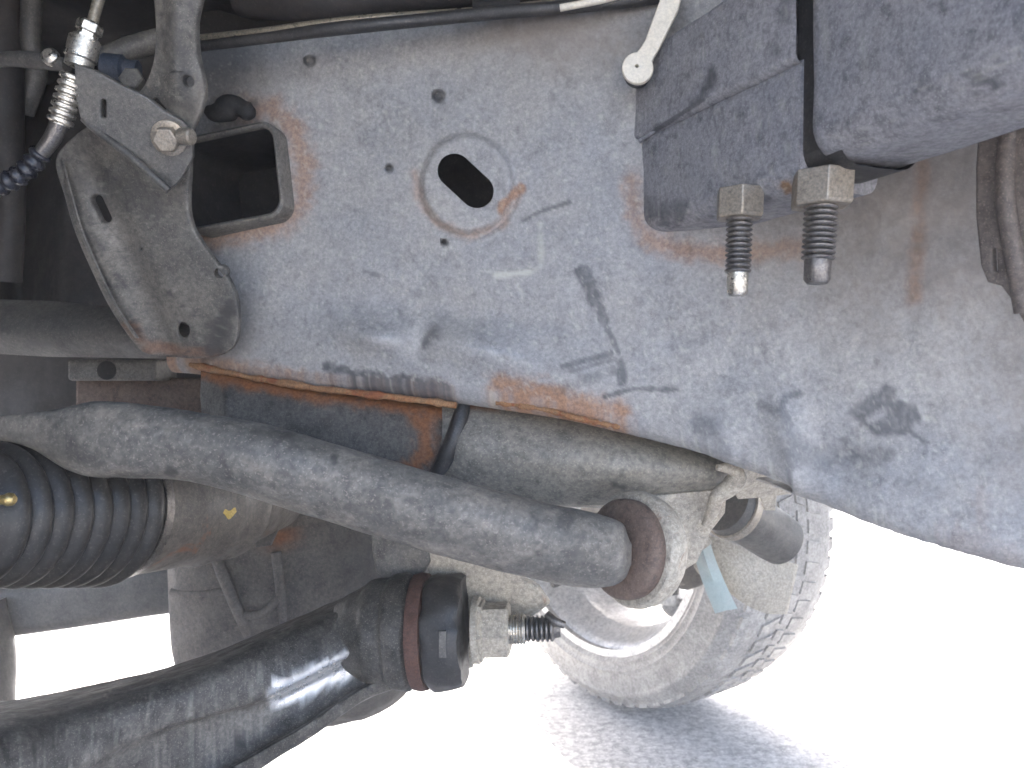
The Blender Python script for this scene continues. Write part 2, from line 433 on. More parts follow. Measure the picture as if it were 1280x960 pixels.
# small round dimples / drilled holes
for hx, hy, hr in ((548, 120, 8), (555, 303, 4.5), (486, 210, 5), (387, 76, 7)):
    off -= 0.008 * (1 - sstep(hr * 0.6, hr * 1.15, np.hypot(X - hx, Y - hy)))
# crumpled lower corner on the right
off += 0.006 * gau(985, 560, 22, 70, -12) - 0.005 * gau(1040, 570, 40, 40) + 0.004 * gau(900, 540, 40, 25)
off -= 0.03 * sstep(1150, 1320, X) * 0.3
# snap the grid to the slot edge
gx = (sdf_caps(X + .5, Y, 568, 213, 596, 239, 21) - sdf_caps(X - .5, Y, 568, 213, 596, 239, 21))
gy = (sdf_caps(X, Y + .5, 568, 213, 596, 239, 21) - sdf_caps(X, Y - .5, 568, 213, 596, 239, 21))
near = np.abs(slot) < 1.7
X = np.where(near, X - gx * slot, X); Y = np.where(near, Y - gy * slot, Y)
slot = np.where(near, 0, slot)
V = PV(X, Y, D - off)
# wear marks, dark tones and some painted shade
nA = fbm(np.stack([X / 9, Y / 9, 0 * X + 5], -1), 11, 4); nB = fbm(np.stack([X / 30, Y / 30, 0 * X + 9], -1), 21, 4)
nC = fbm(np.stack([X / 5, Y / 5, 0 * X + 2], -1), 77, 3)
rust = np.zeros_like(X); dark = np.zeros_like(X); dust = np.zeros_like(X); pale = np.zeros_like(X)
def addm(A, pts, w, amp=1.0, amt=0.6, hard=0.4, n=None):
    if A is dark: amt += .1; hard *= .85; amp = amp * (.68 + .3 * sstep(.3, .6, nC))
    np.maximum(A, amp * stroke(X, Y, pts, w, nA if n is None else n, amt, hard), out=A)
addm(rust, [(285, 132), (340, 136), (370, 165), (380, 205), (376, 255), (350, 280), (300, 292), (240, 300)], 26, 0.62, 0.45, 0.0)
addm(rust, [(518, 215), (524, 250), (545, 278), (586, 296), (628, 280), (648, 238)], 10, 0.4, 0.5, 0.0)
addm(rust, [(625, 262), (650, 235)], 8, 0.8)
addm(rust, [(788, 225), (792, 270), (812, 300), (850, 312), (900, 318), (1000, 310)], 22, 0.6, 0.5, 0.0)
addm(rust, [(1153, 205), (1150, 260), (1147, 310), (1142, 372)], 16, 0.8, 0.35, 0.0)
addm(rust, [(236, 450), (320, 464), (400, 478), (560, 490)], 17, 0.75, 0.5, 0.0)
addm(rust, [(622, 482), (680, 492), (722, 506), (776, 516)], 26, 0.9, 0.5, 0.0)
addm(rust, [(1228, 610), (1224, 690)], 14, 0.14, 0.9, 0.1)
addm(rust, [(1180, 660), (1270, 690)], 16, 0.14, 1.0, 0.1)
addm(rust, [(170, 425), (215, 442)], 10, 0.8)
addm(dark, [(408, 458), (470, 472), (560, 484)], 9, 0.95, 0.9, 0.3)
addm(dark, [(728, 340), (745, 374)], 12, 0.85, 0.35, 0.7)
addm(dark, [(750, 386), (756, 402)], 8, 0.8, 0.4, 0.6)
addm(dark, [(760, 412), (773, 440)], 5, 0.7, 0.5, 0.5)
addm(dark, [(776, 454), (778, 476)], 9, 0.85, 0.4, 0.5)
addm(dark, [(704, 458), (764, 442)], 5, 0.75, 0.5, 0.5)
addm(dark, [(712, 464), (770, 449)], 4, 0.6, 0.6, 0.5)
addm(dark, [(708, 484), (770, 462)], 9, 0.45, 0.7, 0.4)
addm(dark, [(756, 496), (790, 486), (846, 487)], 4.5, 0.85, 0.4, 0.5)
addm(dark, [(654, 276), (680, 263), (712, 253)], 3.4, 0.8, 0.3, 0.5)
addm(dark, [(1070, 516), (1108, 492)], 13, 0.85, 0.4, 0.7)
addm(dark, [(1088, 524), (1110, 510), (1134, 520)], 19, 0.85, 0.3, 0.7)
addm(dark, [(1092, 534), (1130, 534)], 12, 0.85, 0.35, 0.7)
addm(dark, [(1108, 494), (1112, 486)], 5, 0.8)
addm(dark, [(1138, 540), (1158, 554)], 4, 0.7)
addm(dark, [(950, 508), (974, 514)], 9, 0.5, 0.7, 0.3)
addm(dark, [(976, 512), (982, 496), (1000, 491)], 6, 0.8, 0.4, 0.5)
addm(dark, [(980, 516), (990, 552), (986, 588)], 9, 0.6, 0.6, 0.3)
addm(dark, [(1000, 560), (1050, 572), (1095, 575)], 26, 0.55, 0.9, 0.2, nB)
addm(dark, [(875, 525), (905, 555)], 20, 0.5, 0.9, 0.2, nB)
addm(dark, [(1120, 600), (1180, 620)], 14, 0.3, 0.9, 0.2)
addm(dark, [(530, 432), (545, 412)], 11, 0.6, 0.8, 0.2)
addm(dark, [(455, 340), (480, 346)], 4, 0.5, 0.6, 0.3)
addm(dark, [(385, 76), (392, 74)], 9, 0.6, 0.6, 0.3)
addm(dark, [(270, 120), (320, 130)], 10, 0.7, 0.7, 0.3)
addm(dark, [(262, 440), (285, 395)], 18, 0.75, 0.6, 0.4)
for hx, hy, hr in ((548, 120, 8), (555, 303, 4.5), (486, 210, 5)):  # hole darkness put into the colour, with two small dark spots
    addm(dark, [(hx, hy), (hx + .1, hy)], hr, 1.0, 0.3, 0.7)
np.minimum(dark, 1 - 0.9 * stroke(X, Y, [(1085, 524), (1104, 518)], 9, nA, 0.6, 0.3), out=dark)
addm(pale, [(620, 345), (662, 340)], 5.5, 0.55, 0.6, 0.2)
addm(pale, [(662, 340), (676, 334), (675, 280)], 6, 0.32, 0.9, 0.1)
np.maximum(dust, 0.75 * np.clip(gau(700, 60, 110, 45, 5) * 1.3 * (0.6 + 0.8 * nB), 0, 1), out=dust)
np.maximum(dust, np.clip(sstep(880, 1080, X + (nB - .5) * 160) * (1 - sstep(460, 580, Y + (nB - .5) * 90)) * 0.6, 0, 1), out=dust)
np.maximum(dark, np.clip(gau(270, 60, 62, 75) * 0.85, 0, 0.7), out=dark)  # darkens the rail at its upper left
np.maximum(dust, np.clip(gau(550, 262, 46, 46) * 0.6 * nA * 1.8, 0, 1), out=dust)
np.maximum(dust, np.clip(sstep(430, 500, Y - (X - 400) * 0.12 + (nB - .5) * 40) * 0.4 * sstep(800, 600, X), 0, 1), out=dust)
fk, fp, fd = flecks(V, 301)
np.maximum(dark, fk * .36, out=dark); np.maximum(pale, fp, out=pale); np.maximum(dust, fd * .45, out=dust)
mud_shade = np.clip(.8 * sstep(880, 1120, X + (nB - .5) * 200) * (1 - sstep(300, 520, Y + (nB - .5) * 160)) * (.55 + .6 * nA), 0, .8)  # outrigger box's shade painted in brown on the rail below it
mud_shade = np.maximum(mud_shade, np.clip(.75 * gau(700, 45, 120, 42, 3) * (.4 + nA + .3 * nB), 0, .7))
mud_shade = np.maximum(mud_shade, np.clip(.7 * sstep(1130, 1300, X) * (1 - sstep(480, 680, Y + (nB - .5) * 150)) * (.5 + .6 * nA), 0, .8))  # same painted shade, towards the right end
mud_shade = np.maximum(mud_shade, np.clip(.55 * gau(280, 420, 60, 40) * nA * 1.6, 0, .6))
glo = np.clip(gau(455, 410, 40, 14, 12) + .8 * gau(600, 428, 50, 12, 14), 0, 1) * (0.4 + nA)
# rolled edges: rows above and below the web
def roll(colX, colY, colD, sgn, r=0.011, back=0.075, n=7):
    """rolled flange from the web edge going away from the viewer; sgn +1 bottom, -1 top"""
    base = PV(colX, colY, colD); rows = []
    tang = np.gradient(base, axis=0); nrm = np.stack([-tang[:, 1], tang[:, 0], 0 * tang[:, 0]], -1)
    nrm /= np.linalg.norm(nrm, axis=1)[:, None]
    nrm[nrm[:, 1] < 0] *= -1
    for i in range(1, n + 1):
        a = math.pi / 2 * i / n
        rows.append(base + nrm * r * (1 - math.cos(a)) + np.array([0, 0, -sgn * r * math.sin(a)]))
    for q in (0.3, 0.65, 1.0):
        rows.append(rows[n - 1] + nrm * back * q)
    return rows
rb = roll(X[:, -1], Y[:, -1], (D - off)[:, -1], 1)
rt = roll(X[:, 0], Y[:, 0], (D - off)[:, 0], -1)
cols = [r for r in rt[::-1]] + [V[:, j] for j in range(NV)] + [r for r in rb]
VV = np.stack(cols, 1); nvv = VV.shape[1]; nt_ = len(rt)
def padA(A): return np.concatenate([np.repeat(A[:, :1], nt_, 1), A, np.repeat(A[:, -1:], len(rb), 1)], 1)
SL = np.concatenate([np.full((NU, nt_), 99.), slot, np.full((NU, len(rb)), 99.)], 1)
# opening for the rectangular tube
def rrect(c, u, v, hu, hv, r, n=6):
    o = []
    for sx, sy, a0 in ((1, 1, 0), (-1, 1, 90), (-1, -1, 180), (1, -1, 270)):
        for k in range(n + 1):
            t = math.radians(a0 + 90 * k / n)
            o.append(c + u * (sx * (hu - r) + r * math.cos(t)) + v * (sy * (hv - r) + r * math.sin(t)))
    return np.array(o)
c0 = P(284, 221, 0.548)
uu = unit(P(350, 209, 0.545) - P(235, 232, 0.56)); vv_ = unit(np.array([0, 0.02, 1.0]) - uu * np.dot(np.array([0, 0.02, 1.0]), uu))
nn = unit(np.cross(uu, vv_)); nn = nn if nn[1] > 0 else -nn
O, I = (0.0395, 0.0335), (0.0362, 0.0300)
def rr_(t, s, r): return rrect(c0 + nn * t, uu, vv_, s[0], s[1], r)
mid = ((O[0] + I[0]) / 2, (O[1] + I[1]) / 2)
hx_, hy_ = proj(rr_(0.010, mid, .011))
cxm, cym = hx_.mean(), hy_.mean(); PX, PY = padA(X), padA(Y)
inrect = np.ones_like(PX, bool)
for i in range(len(hx_)):
    x0, y0, x1, y1 = hx_[i - 1], hy_[i - 1], hx_[i], hy_[i]
    if math.hypot(x1 - x0, y1 - y0) < 1e-6: continue
    sgn = np.sign((x1 - x0) * (cym - y0) - (y1 - y0) * (cxm - x0))
    inrect &= ((x1 - x0) * (PY - y0) - (y1 - y0) * (PX - x0)) * sgn > 0
bad = (SL <= 1e-6) | inrect
F = [q for q in grid_faces(NU, nvv) if not all(bad.ravel()[i] for i in q)]
rail = root('frame_rail', (0.0, 0.53, 0.60), 'long grey truck frame rail with slotted hole, scuff marks and rusty lower edge', 'frame rail')
mesh('rail_web', VV, F, M['rail'], rail, attrs=dict(rust=padA(rust), dark=padA(dark), dust=padA(dust), pale=padA(pale), gloss=padA(glo), mud_shade=padA(mud_shade)), smooth=60)
# slot wall
lp = capsule(568, 213, 596, 239, 21, 14)
ring = []
for q in (-0.0008, 0.003, 0.007):
    ring.append([P(x, y, np.interp(x, pxs, ds) - 0.0045 + q) for x, y in lp])
mesh('slot_wall', *loft(ring, False), M['rail'], rail)
# inner side of the boxed rail, seen through the slot
iv = [P(x, y, float(np.interp(x, pxs, ds)) + 0.07) for x in (150, 500, 800, 1000, 1450) for y in (-20, 440)]
mesh('rail_inner_web', iv, grid_faces(5, 2), M['void'], rail)
# weld beads along the lower edge
def bead(pts, r, step=0.0035, seed=1):
    n = 90
    q = cr(np.array(pts, float), n); c = PV(q[:, 0], q[:, 1], q[:, 2])
    rr = r * (0.6 + 0.7 * vnoise(np.c_[np.arange(n) * 0.35, 0 * q[:, 0], 0 * q[:, 0]], seed)) * (1 + 0.05 * np.sin(np.arange(n) * 1.9))
    c = c + (np.stack([vnoise(np.c_[np.arange(n) * .5, 0 * q[:, 0] + i, 0 * q[:, 0]], seed + i) for i in range(3)], -1) - .5) * r * 0.3
    return tube(c, rr, 10)
dr = lambda x: float(np.interp(x, pxs, ds))
mesh('weld_bead', *bead([(238, 456, dr(238) - .002), (320, 473, dr(320) - .003), (400, 486, dr(400) - .003), (480, 495, dr(480) - .002), (570, 506, dr(570) + .004)], 0.0024), M['weld'], rail)
mesh('weld_bead', *bead([(620, 503, dr(620) + .003), (680, 512, dr(680) + .001), (722, 523, dr(722) - .001), (775, 534, dr(775) + .003)], 0.0017, seed=6), M['weld'], rail)
# left continuation of the rail behind the bracket: rolled lower shelf
n = 40
shx = np.linspace(-80, 245, n)
rows = []
for t in np.linspace(0, 1, 26):
    a = t * math.pi * 0.95
    y = np.interp(shx, [-80, 60, 180, 245], [372, 376, 386, 405]) + t * np.interp(shx, [-80, 60, 180, 245], [66, 70, 62, 44])
    d = np.interp(shx, [-80, 245], [0.64, 0.585]) - 0.022 * math.sin(a)
    rows.append(PV(shx, y, d))
Lv = np.stack(rows, 1)
lx, ly = proj(Lv)
ld = stroke(lx, ly, [(36, 428), (62, 430)], 4, None) * 0.9
mesh('rail_left_shelf', Lv, grid_faces(n, 26), M['plain'], rail, attrs=dict(dark=ld), smooth=60)

# ------------------------------------------------------------------ rectangular cross tube through the rail
ct = root('rectangular_cross_tube', tuple(P(295, 285, 0.56)), 'hollow rectangular steel tube end with light rim and rust around it', 'tube')
rings = [rr_(0.16, O, .012), rr_(0.0015, O, .012), rr_(0.0, mid, .011), rr_(0.0015, I, .010), rr_(0.006, I, .010)]
v, f = loft(rings, False)
ax, ay = proj(v)
mesh('tube_wall', v, f, M['bracket'], ct, smooth=50)
mesh('tube_bore', *loft([rr_(0.006, I, .01), rr_(0.16, I, .01)], False), M['void'], ct, smooth=50)  # bore and back made black, the tube's inner shade is in the colour
mesh('tube_back', *loft([rr_(0.159, I, .01), rr_(0.158, (0.001, 0.001), .0005)], False), M['void'], ct)
# dark clod of grease above the tube mouth
gx_, gr = [], random.Random(3)
for k in range(9):
    gx_.append(P(258 + 7.5 * k, 137 + 4 * math.sin(k), 0.545))
mesh('grease_clod', *tube(gx_, [0.0025 + 0.0048 * math.sin(math.pi * k / 8) + 0.0025 * gr.random() for k in range(9)], 12, 24), M['void'], ct)

# ------------------------------------------------------------------ body mount outrigger with cap
mt = root('body_mount_outrigger', (0.14, 0.37, 0.713), 'blue grey welded box outrigger standing out from the frame rail', 'bracket')
pathL = np.array([[0.0782, 0.493], [0.106, 0.43], [0.1310, 0.377], [0.1340, 0.371]])     # foot of the visible side, X,Y
def out_ring(p, w, zb, zt, r, grow=0.0, n=7, dirv=None):
    d2 = unit(np.r_[dirv, 0]); wv = np.array([-d2[1], d2[0], 0.0]); wv = wv if wv[0] > 0 else -wv
    c = np.array([p[0], p[1], 0]) + wv * (w / 2); o = []
    hw = w / 2 + grow; zb -= grow; zt += grow; rr = r
    for sx, sz, a0 in ((1, 1, 0), (-1, 1, 90), (-1, -1, 180), (1, -1, 270)):
        for k in range(n + 1):
            t = math.radians(a0 + 90 * k / n)
            zz = (zt - rr if sz > 0 else zb + rr) + rr * math.sin(t)
            o.append(c + wv * (sx * (hw - rr) + rr * math.cos(t)) + np.array([0, 0, zz]))
    return np.array(o)
def densify(ring, m=10):
    r2 = np.roll(ring, -1, 0)
    return np.concatenate([ring + (r2 - ring) * t for t in np.linspace(0, 1, m, endpoint=False)], 1).reshape(-1, 3) if False else np.stack([ring + (r2 - ring) * t for t in np.linspace(0, 1, m, endpoint=False)], 1).reshape(-1, 3)
def out_box(path, w, zb, zt, r, grow, steps=90, cap=False, lip=0.0):
    q = cr(path, steps); rings = []
    for i in range(steps):
        dv = q[min(i + 1, steps - 1)] - q[max(i - 1, 0)]
        gw = grow
        if lip and i == 0: gw = grow - lip
        rings.append(densify(out_ring(q[i], w, zb, zt, r, gw, dirv=dv)))
    v, f = loft(rings, cap)
    return v, f
def dents(v, amp, sc, seed):
    nrm = np.stack([fbm(v * sc + 31 * i, seed + i, 3) - .5 for i in range(3)], -1)
    return v + nrm * amp
v, f = out_box(pathL, 0.052, 0.7120, 0.7765, 0.011, 0.0, cap=True)
v = dents(v, 0.002, 40, 2)
ax, ay = proj(v); na = fbm(np.stack([ax / 8, ay / 8, v[:, 1] * 100], -1), 41)
md = dict(dark=np.maximum(0.7 * stroke(ax, ay, [(805, 265), (850, 268)], 22, na, 0.9, 0.2), 0.5 * stroke(ax, ay, [(930, 245), (960, 250)], 10, na, 0.8, 0.2)),
          dust=0.8 * sstep(0.724, 0.716, v[:, 2]) * sstep(0.4, 0.6, na))
md['rust'] = 0.8 * stroke(ax, ay, [(980, 236), (1060, 236)], 10, na, 1.0, 0.2)
fk, fp, fd = flecks(v, 311, .003, .8)
md['dark'] = np.maximum(md['dark'], fk); md['pale'] = fp; md['dust'] = np.maximum(md['dust'], fd * .5)
mesh('lower_shell', v, f, M['mount'], mt, attrs=md, smooth=50)
v, f = out_box(pathL, 0.052, 0.7725, 0.817, 0.004, 0.0034)
v = dents(v, 0.0015, 40, 5)
ax, ay = proj(v); na = fbm(np.stack([ax / 8, ay / 8, v[:, 1] * 100], -1), 43)
fk, fp, fd = flecks(v, 321, .003, .7)
mesh('upper_shell', v, f, M['mount'], mt, attrs=dict(pale=fp, dust=fd * .5, dark=np.maximum(fk, np.maximum(0.9 * stroke(ax, ay, [(880, 112), (892, 98), (888, 88)], 8, na, 0.5, 0.4), .8 * stroke(ax, ay, [(797, 178), (880, 124)], 4, na, .5)))), smooth=50)
mesh('weld_bead', *bead([(800, 176, .4865), (850, 142, .4575), (905, 106, .430), (980, 55, .3915)], 0.0014, seed=15), M['mount'], mt)
capP = np.array([[0.1362, 0.3625], [0.152, 0.318], [0.168, 0.272], [0.184, 0.225]])
v, f = out_box(capP, 0.055, 0.7235, 0.93, 0.016, 0.0030, 40, lip=0.004)
v = dents(v, 0.0022, 30, 8)
ax, ay = proj(v); na = fbm(np.stack([ax / 10, ay / 10, v[:, 1] * 90], -1), 47)
fk, fp, fd = flecks(v, 331, .003, .7)
mesh('end_cap', v, f, M['mount'], mt, attrs=dict(pale=fp, dark=np.maximum(fk, 0.8 * stroke(ax, ay, [(1215, 92), (1245, 106)], 9, na, 0.6, 0.3)), dust=0.7 * sstep(0.735, 0.718, v[:, 2]) * na), smooth=60)
v, f = out_box(np.array([[0.132, 0.374], [0.1365, 0.363], [0.1415, 0.350]]), 0.051, 0.7150, 0.93, 0.012, -0.002, 8)
mesh('seam_gasket', v, f, M['rubber'], mt, smooth=60)

def hanging_bolt(name, ctop, zt, zb, r, label, tilt):
    x, y = ctop
    o = root(name, (x, y, zb), label, 'bolt', 'bolts hanging below the outrigger')
    ax_ = unit(np.array([tilt, 0.0, -1.0])); A = np.array([x, y, zt])
    hr = r * 1.9
    th0 = 0.35
    hexa = lambda t, rad: A + ax_ * t + np.array([[rad * math.cos(th0 + k * math.pi / 3), rad * math.sin(th0 + k * math.pi / 3), 0] for k in range(6)])
    h = r * 1.35
    bevelled(mesh('hex_nut', *loft([hexa(-0.006, hr), hexa(h * 0.9, hr), hexa(h, hr * 0.93)]), M['zinc'], o, smooth=0), 0.0006)
    Lt = zt - zb - h; pr = []; npit = int(Lt * 0.74 / 0.0026)
    for k in range(npit):
        t = h - .001 + 0.0026 * k
        pr += [(t, r * 0.76), (t + 0.0010, r), (t + 0.0015, r), (t + 0.0026, r * 0.76)]
    te = pr[-1][0]
    mesh('threaded_shank', *lathe(A, ax_, pr, 28), M['thread'], o, smooth=60)
    mesh('dog_point', *lathe(A, ax_, [(te - .001, r * .8), (te + .001, r * .8), (zt - zb - .0018, r * .78), (zt - zb, r * .6)], 28), M['bright' if r < .007 else 'thread'], o, smooth=50)
    return o
b1 = P(925, 252, 0.405); b2 = P(1028, 228, 0.372)
hanging_bolt('hanging_bolt', (b1[0], b1[1]), 0.7125, P(920, 370, 0.405)[2], 0.0066, 'slimmer threaded bolt and nut below the box, beside the rail weld', -0.03)
hanging_bolt('hanging_bolt', (b2[0], b2[1]), 0.7125, P(1016, 355, 0.372)[2], 0.0076, 'thicker threaded bolt and nut below the box, under the black seam', -0.06)

# white lever
lv = root('white_lever', tuple(P(797, 104, 0.462)), 'small white plastic lever with round drilled end at the rail top', 'lever')
plv = Plane((797, 85, 0.462), (837, 15, 0.458), (760, 60, 0.464))
pts = [(x, y) for x, y in ell(797, 86, 18, 18, 0, 28) if not (x > 800 and y < 78)]
pts.sort(key=lambda q: math.atan2(q[1] - 86, q[0] - 797))
i0 = max(range(len(pts)), key=lambda i: (pts[i][0] - pts[i - 1][0]) ** 2 + (pts[i][1] - pts[i - 1][1]) ** 2)
pts = pts[i0:] + pts[:i0]
pts = pts + [(802, 62), (808, 52), (824, 8), (830, -6), (850, -2), (846, 14), (822, 62), (816, 72)]
plate('lever_blade', pts, plv, 0.003, M['white'], lv, [ell(796, 84, 3.6, 3.6)[::-1]], 0.0008)
v, f = lathe(plv.o - plv.n * 0.012, plv.n, [(0, .0078), (.009, .0078), (.0102, .007)], 24)
mesh('pivot_washer', v, f, M['rubber'], lv)
mesh('pivot_arm', *tube([P(836, 8, .462), P(842, -20, .47), P(846, -60, .5)], .006, 10), M['white'], lv)

# ------------------------------------------------------------------ lines along the rail top
hl = root('brake_line', tuple(P(470, 30, .50)), 'thin pale metal brake line lying along the rail top', 'pipe')
mesh('pipe', *tube([P(215, 52, .54), P(330, 40, .52), P(400, 30, .51), P(480, 22, .505), P(590, 15, .50), P(700, 4, .495), P(860, -12, .49)], .0028, 12, 40), M['line'], hl)
mesh('clip', *tube([P(592, 14, .499), P(615, 12, .498), P(650, 8, .497)], .0062, 12), M['void'], hl)
h2 = tag(mesh('fuel_hose', *tube([P(215, 62, .53), P(330, 48, .515), P(420, 36, .50), P(520, 26, .495), P(620, 16, .49), P(760, 4, .485), P(900, -14, .48)], [.0035, .0035, .0042, .004, .004, .004, .004], 12, 40), M['rubber']), 'black rubber hose lying along the rail top below the brake line', 'hose')
h3 = tag(mesh('wiring_conduit', *tube([P(300, -2, .56), P(400, 2, .545), P(500, -8, .54), P(640, -20, .53)], [.012, .013, .012, .012], 14, 40), M['liner']), 'dark corrugated wiring conduit above the brake line', 'conduit')
tag(mesh('pale_pipe', *tube([P(700, 10, .482), P(760, -2, .48), P(830, -22, .475)], .0022, 10, 12), M['white']), 'short pale pipe crossing the rail top near the white lever', 'pipe')

# ------------------------------------------------------------------ crossmember below the rail
cm = root('crossmember', tuple(P(640, 620, 0.56)), 'rounded grey steel crossmember running below the rusty rail edge', 'crossmember')
def shell(x0, x1, top, bot, dep, bulge, mat, name, n=60, m=26, power=0.75, extra=None):
    xs_ = np.linspace(x0, x1, n); rows = []
    yt_ = np.interp(xs_, *top); yb_ = np.interp(xs_, *bot); dd = np.interp(xs_, *dep); bb = np.interp(xs_, *bulge)
    for t in np.linspace(-0.06, 1.06, m):
        tt = np.clip(t, 0, 1)
        s = max(0.0, math.sin(math.pi * tt)) ** power
        ext = 0.03 if (t < 0 or t > 1) else 0
        rows.append(PV(xs_, yt_ + (yb_ - yt_) * tt, dd - bb * s + ext))
    v = np.stack(rows, 1)
    v = dents(v.reshape(-1, 3), 0.004, 30, 13).reshape(v.shape)
    return v, grid_faces(n, m)
v, f = shell(552, 926, ([552, 560, 700, 770, 850, 926], [494, 494, 514, 528, 548, 578]), ([552, 620, 680, 760, 840, 900, 926], [612, 628, 636, 634, 628, 616, 596]),
             ([552, 926], [0.555, 0.535]), ([552, 580, 800, 900, 926], [0.022, 0.03, 0.034, 0.022, 0.004]), M['cross'], 's')
vx, vy = proj(v); na = fbm(np.stack([vx / 12, vy / 12, 0 * vx], -1), 61)
at = dict(dark=0.8 * stroke(vx, vy, [(768, 606), (778, 610)], 4, na, .4), rust=0.7 * stroke(vx, vy, [(560, 498), (620, 508)], 9, na, .9), dust=0.5 * sstep(600, 900, vx) * na)
mesh('right_shell', v, f, M['cross'], cm, attrs=at, smooth=60)
v, f = shell(250, 556, ([250, 400, 556], [460, 486, 506]), ([250, 300, 400, 556], [560, 590, 610, 630]), ([250, 556], [0.575, 0.552]), ([250, 280, 540, 556], [0.002, 0.02, 0.02, 0.012]), None, 's', power=0.3)
vx, vy = proj(v); na = fbm(np.stack([vx / 10, vy / 10, 0 * vx], -1), 63)
at = dict(rust=0.75 * np.maximum(stroke(vx, vy, [(525, 505), (535, 560), (510, 600)], 20, na, .9, .1), 1.2 * stroke(vx, vy, [(250, 466), (400, 494), (556, 512)], 15, na, .5, .2)), dust=0.4 * stroke(vx, vy, [(353, 500), (355, 560)], 5, na, .4) + 0.5 * stroke(vx, vy, [(420, 520), (500, 560)], 40, na, 1, .1))
mesh('left_shell', v, f, M['crossdark'], cm, attrs=at, smooth=60)
# dark strip painted as the shade in the groove between the shells
mesh('groove_shade', *tube([P(584, 494, .540), P(576, 520, .534), P(566, 552, .531), P(552, 582, .532), P(536, 606, .538)], [.003, .0055, .006, .0055, .003], 10, 30), M['rubber'], cm)
# rolled lip at the right end; its ground-lit brightness is painted in
mesh('end_lip', *tube([P(896, 584, .495), P(918, 588, .497), P(921, 598, .499), P(911, 610, .502), P(896, 622, .505), P(890, 640, .51), P(880, 656, .515)], [.002, .0045, .0062, .0058, .0048, .004, .002], 14, 40), M['pale'], cm)
mesh('under_flange', *tube([P(690, 627, .545), P(760, 629, .545), P(830, 622, .543), P(895, 612, .54)], .0022, 8, 20), M['pale'], cm)

# ------------------------------------------------------------------ suspension link tube in front
lk = root('suspension_link', tuple(P(400, 640, 0.46)), 'grey dusty bent tube arm with flattened left end and round bushing eye', 'suspension arm')
tab = [  # px, y top, y bottom, depth, squash (depth radius / image radius)
 (-70, 527, 548, .485, .5), (0, 521, 551, .475, .5), (40, 514, 560, .47, .55), (100, 503, 592, .465, .6), (160, 504, 597, .463, .75), (225, 511, 600, .462, .9), (320, 527, 624, .46, 1), (435, 560, 660, .46, 1),
 (590, 605, 705, .462, 1), (680, 628, 726, .464, 1), (745, 643, 735, .466, 1), (776, 655, 730, .468, 1), (789, 680, 706, .47, 1)]
q = cr(np.array(tab), 300)
rings = []; th = np.linspace(0, 2 * math.pi, 84, endpoint=False)
for i, (x, a, b_, d, sq) in enumerate(q):
    cy, h = (a + b_) / 2, abs(b_ - a) / 2
    j, k2 = max(i - 1, 0), min(i + 1, len(q) - 1)
    tx, ty = q[k2][0] - q[j][0], (q[k2][1] + q[k2][2] - q[j][1] - q[j][2]) / 2
    L_ = math.hypot(tx, ty); nx, ny = -ty / L_, tx / L_
    e = 0.45 + 0.55 * sq
    cs, sn = np.sign(np.cos(th)) * np.abs(np.cos(th)) ** e, np.sin(th)
    hh = h * (L_ and tx / L_ or 1) if x < 700 else h
    rings.append(PV(x + nx * hh * cs, cy + ny * hh * cs, d - hh * d / FPX * sq * sn))
v, f = loft(rings)
v = dents(v, 0.0022, 30, 71)
vx, vy = proj(v); na = fbm(np.stack([vx / 9, vy / 9, v[:, 1] * 50], -1), 73); nb2 = fbm(np.stack([vx / 40, vy / 14, v[:, 1] * 20], -1), 75)
fk, fp, fd = flecks(v, 341, .0028, 1.3)
at = dict(pale=fp * .3, dark=np.maximum.reduce([fk * .6, 0.95 * stroke(vx, vy, [(417, 572), (418, 577)], 6, na, .3), .85 * stroke(vx, vy, [(212, 588), (216, 590)], 9, na, .6), .9 * stroke(vx, vy, [(484, 628), (486, 632)], 7, na, .4), .6 * stroke(vx, vy, [(66, 533), (70, 533)], 4, na, .3),
        .5 * stroke(vx, vy, [(20, 550), (120, 575)], 16, nb2, 1.2, .1), .45 * stroke(vx, vy, [(440, 640), (700, 715)], 12, nb2, 1.2, .1), .5 * stroke(vx, vy, [(700, 650), (720, 690)], 22, nb2, 1.3, .1)]),
        dust=0.8 * np.maximum(stroke(vx, vy, [(720, 670), (770, 690)], 34, na, .5, .2), sstep(.5, .7, nb2) * .6))
mesh('arm_tube', v, f, M['arm'], lk, attrs=at, smooth=60)
axd = unit(P(800, 684, .49) - P(735, 684, .466))
axe = axd
eye_c = P(786, 686, .490)
mesh('bushing_eye', *lathe(eye_c - axd * .013, axd, [(0.002, .018), (.004, .0275), (.006, .0300), (.010, .0305), (.014, .0300), (.016, .0262), (.018, .02)], 48), M['bushbrown'], lk, smooth=50)

# pale bracket plate holding the bushing eye
pb = root('bushing_bracket', tuple(P(815, 740, .51)), 'pale curved bracket plate around the bushing eye of the tube arm', 'bracket')
v, f = lathe(eye_c + axe * .001, axe, [(0, .024), (0, .0335), (.002, .0352), (.006, .0358), (.010, .0350), (.014, .0335), (.018, .028)], 72)
mesh('clamp_ring', dents(v, .002, 30, 81), f, M['pale'], pb, smooth=50)
plp = Plane((820, 640, .525), (900, 650, .53), (850, 720, .53))
plate('side_plate', [(800, 622), (905, 612), (902, 640), (885, 662), (868, 700), (842, 716), (832, 690), (838, 650)], plp, .004, M['pale'], pb, [], .0012)

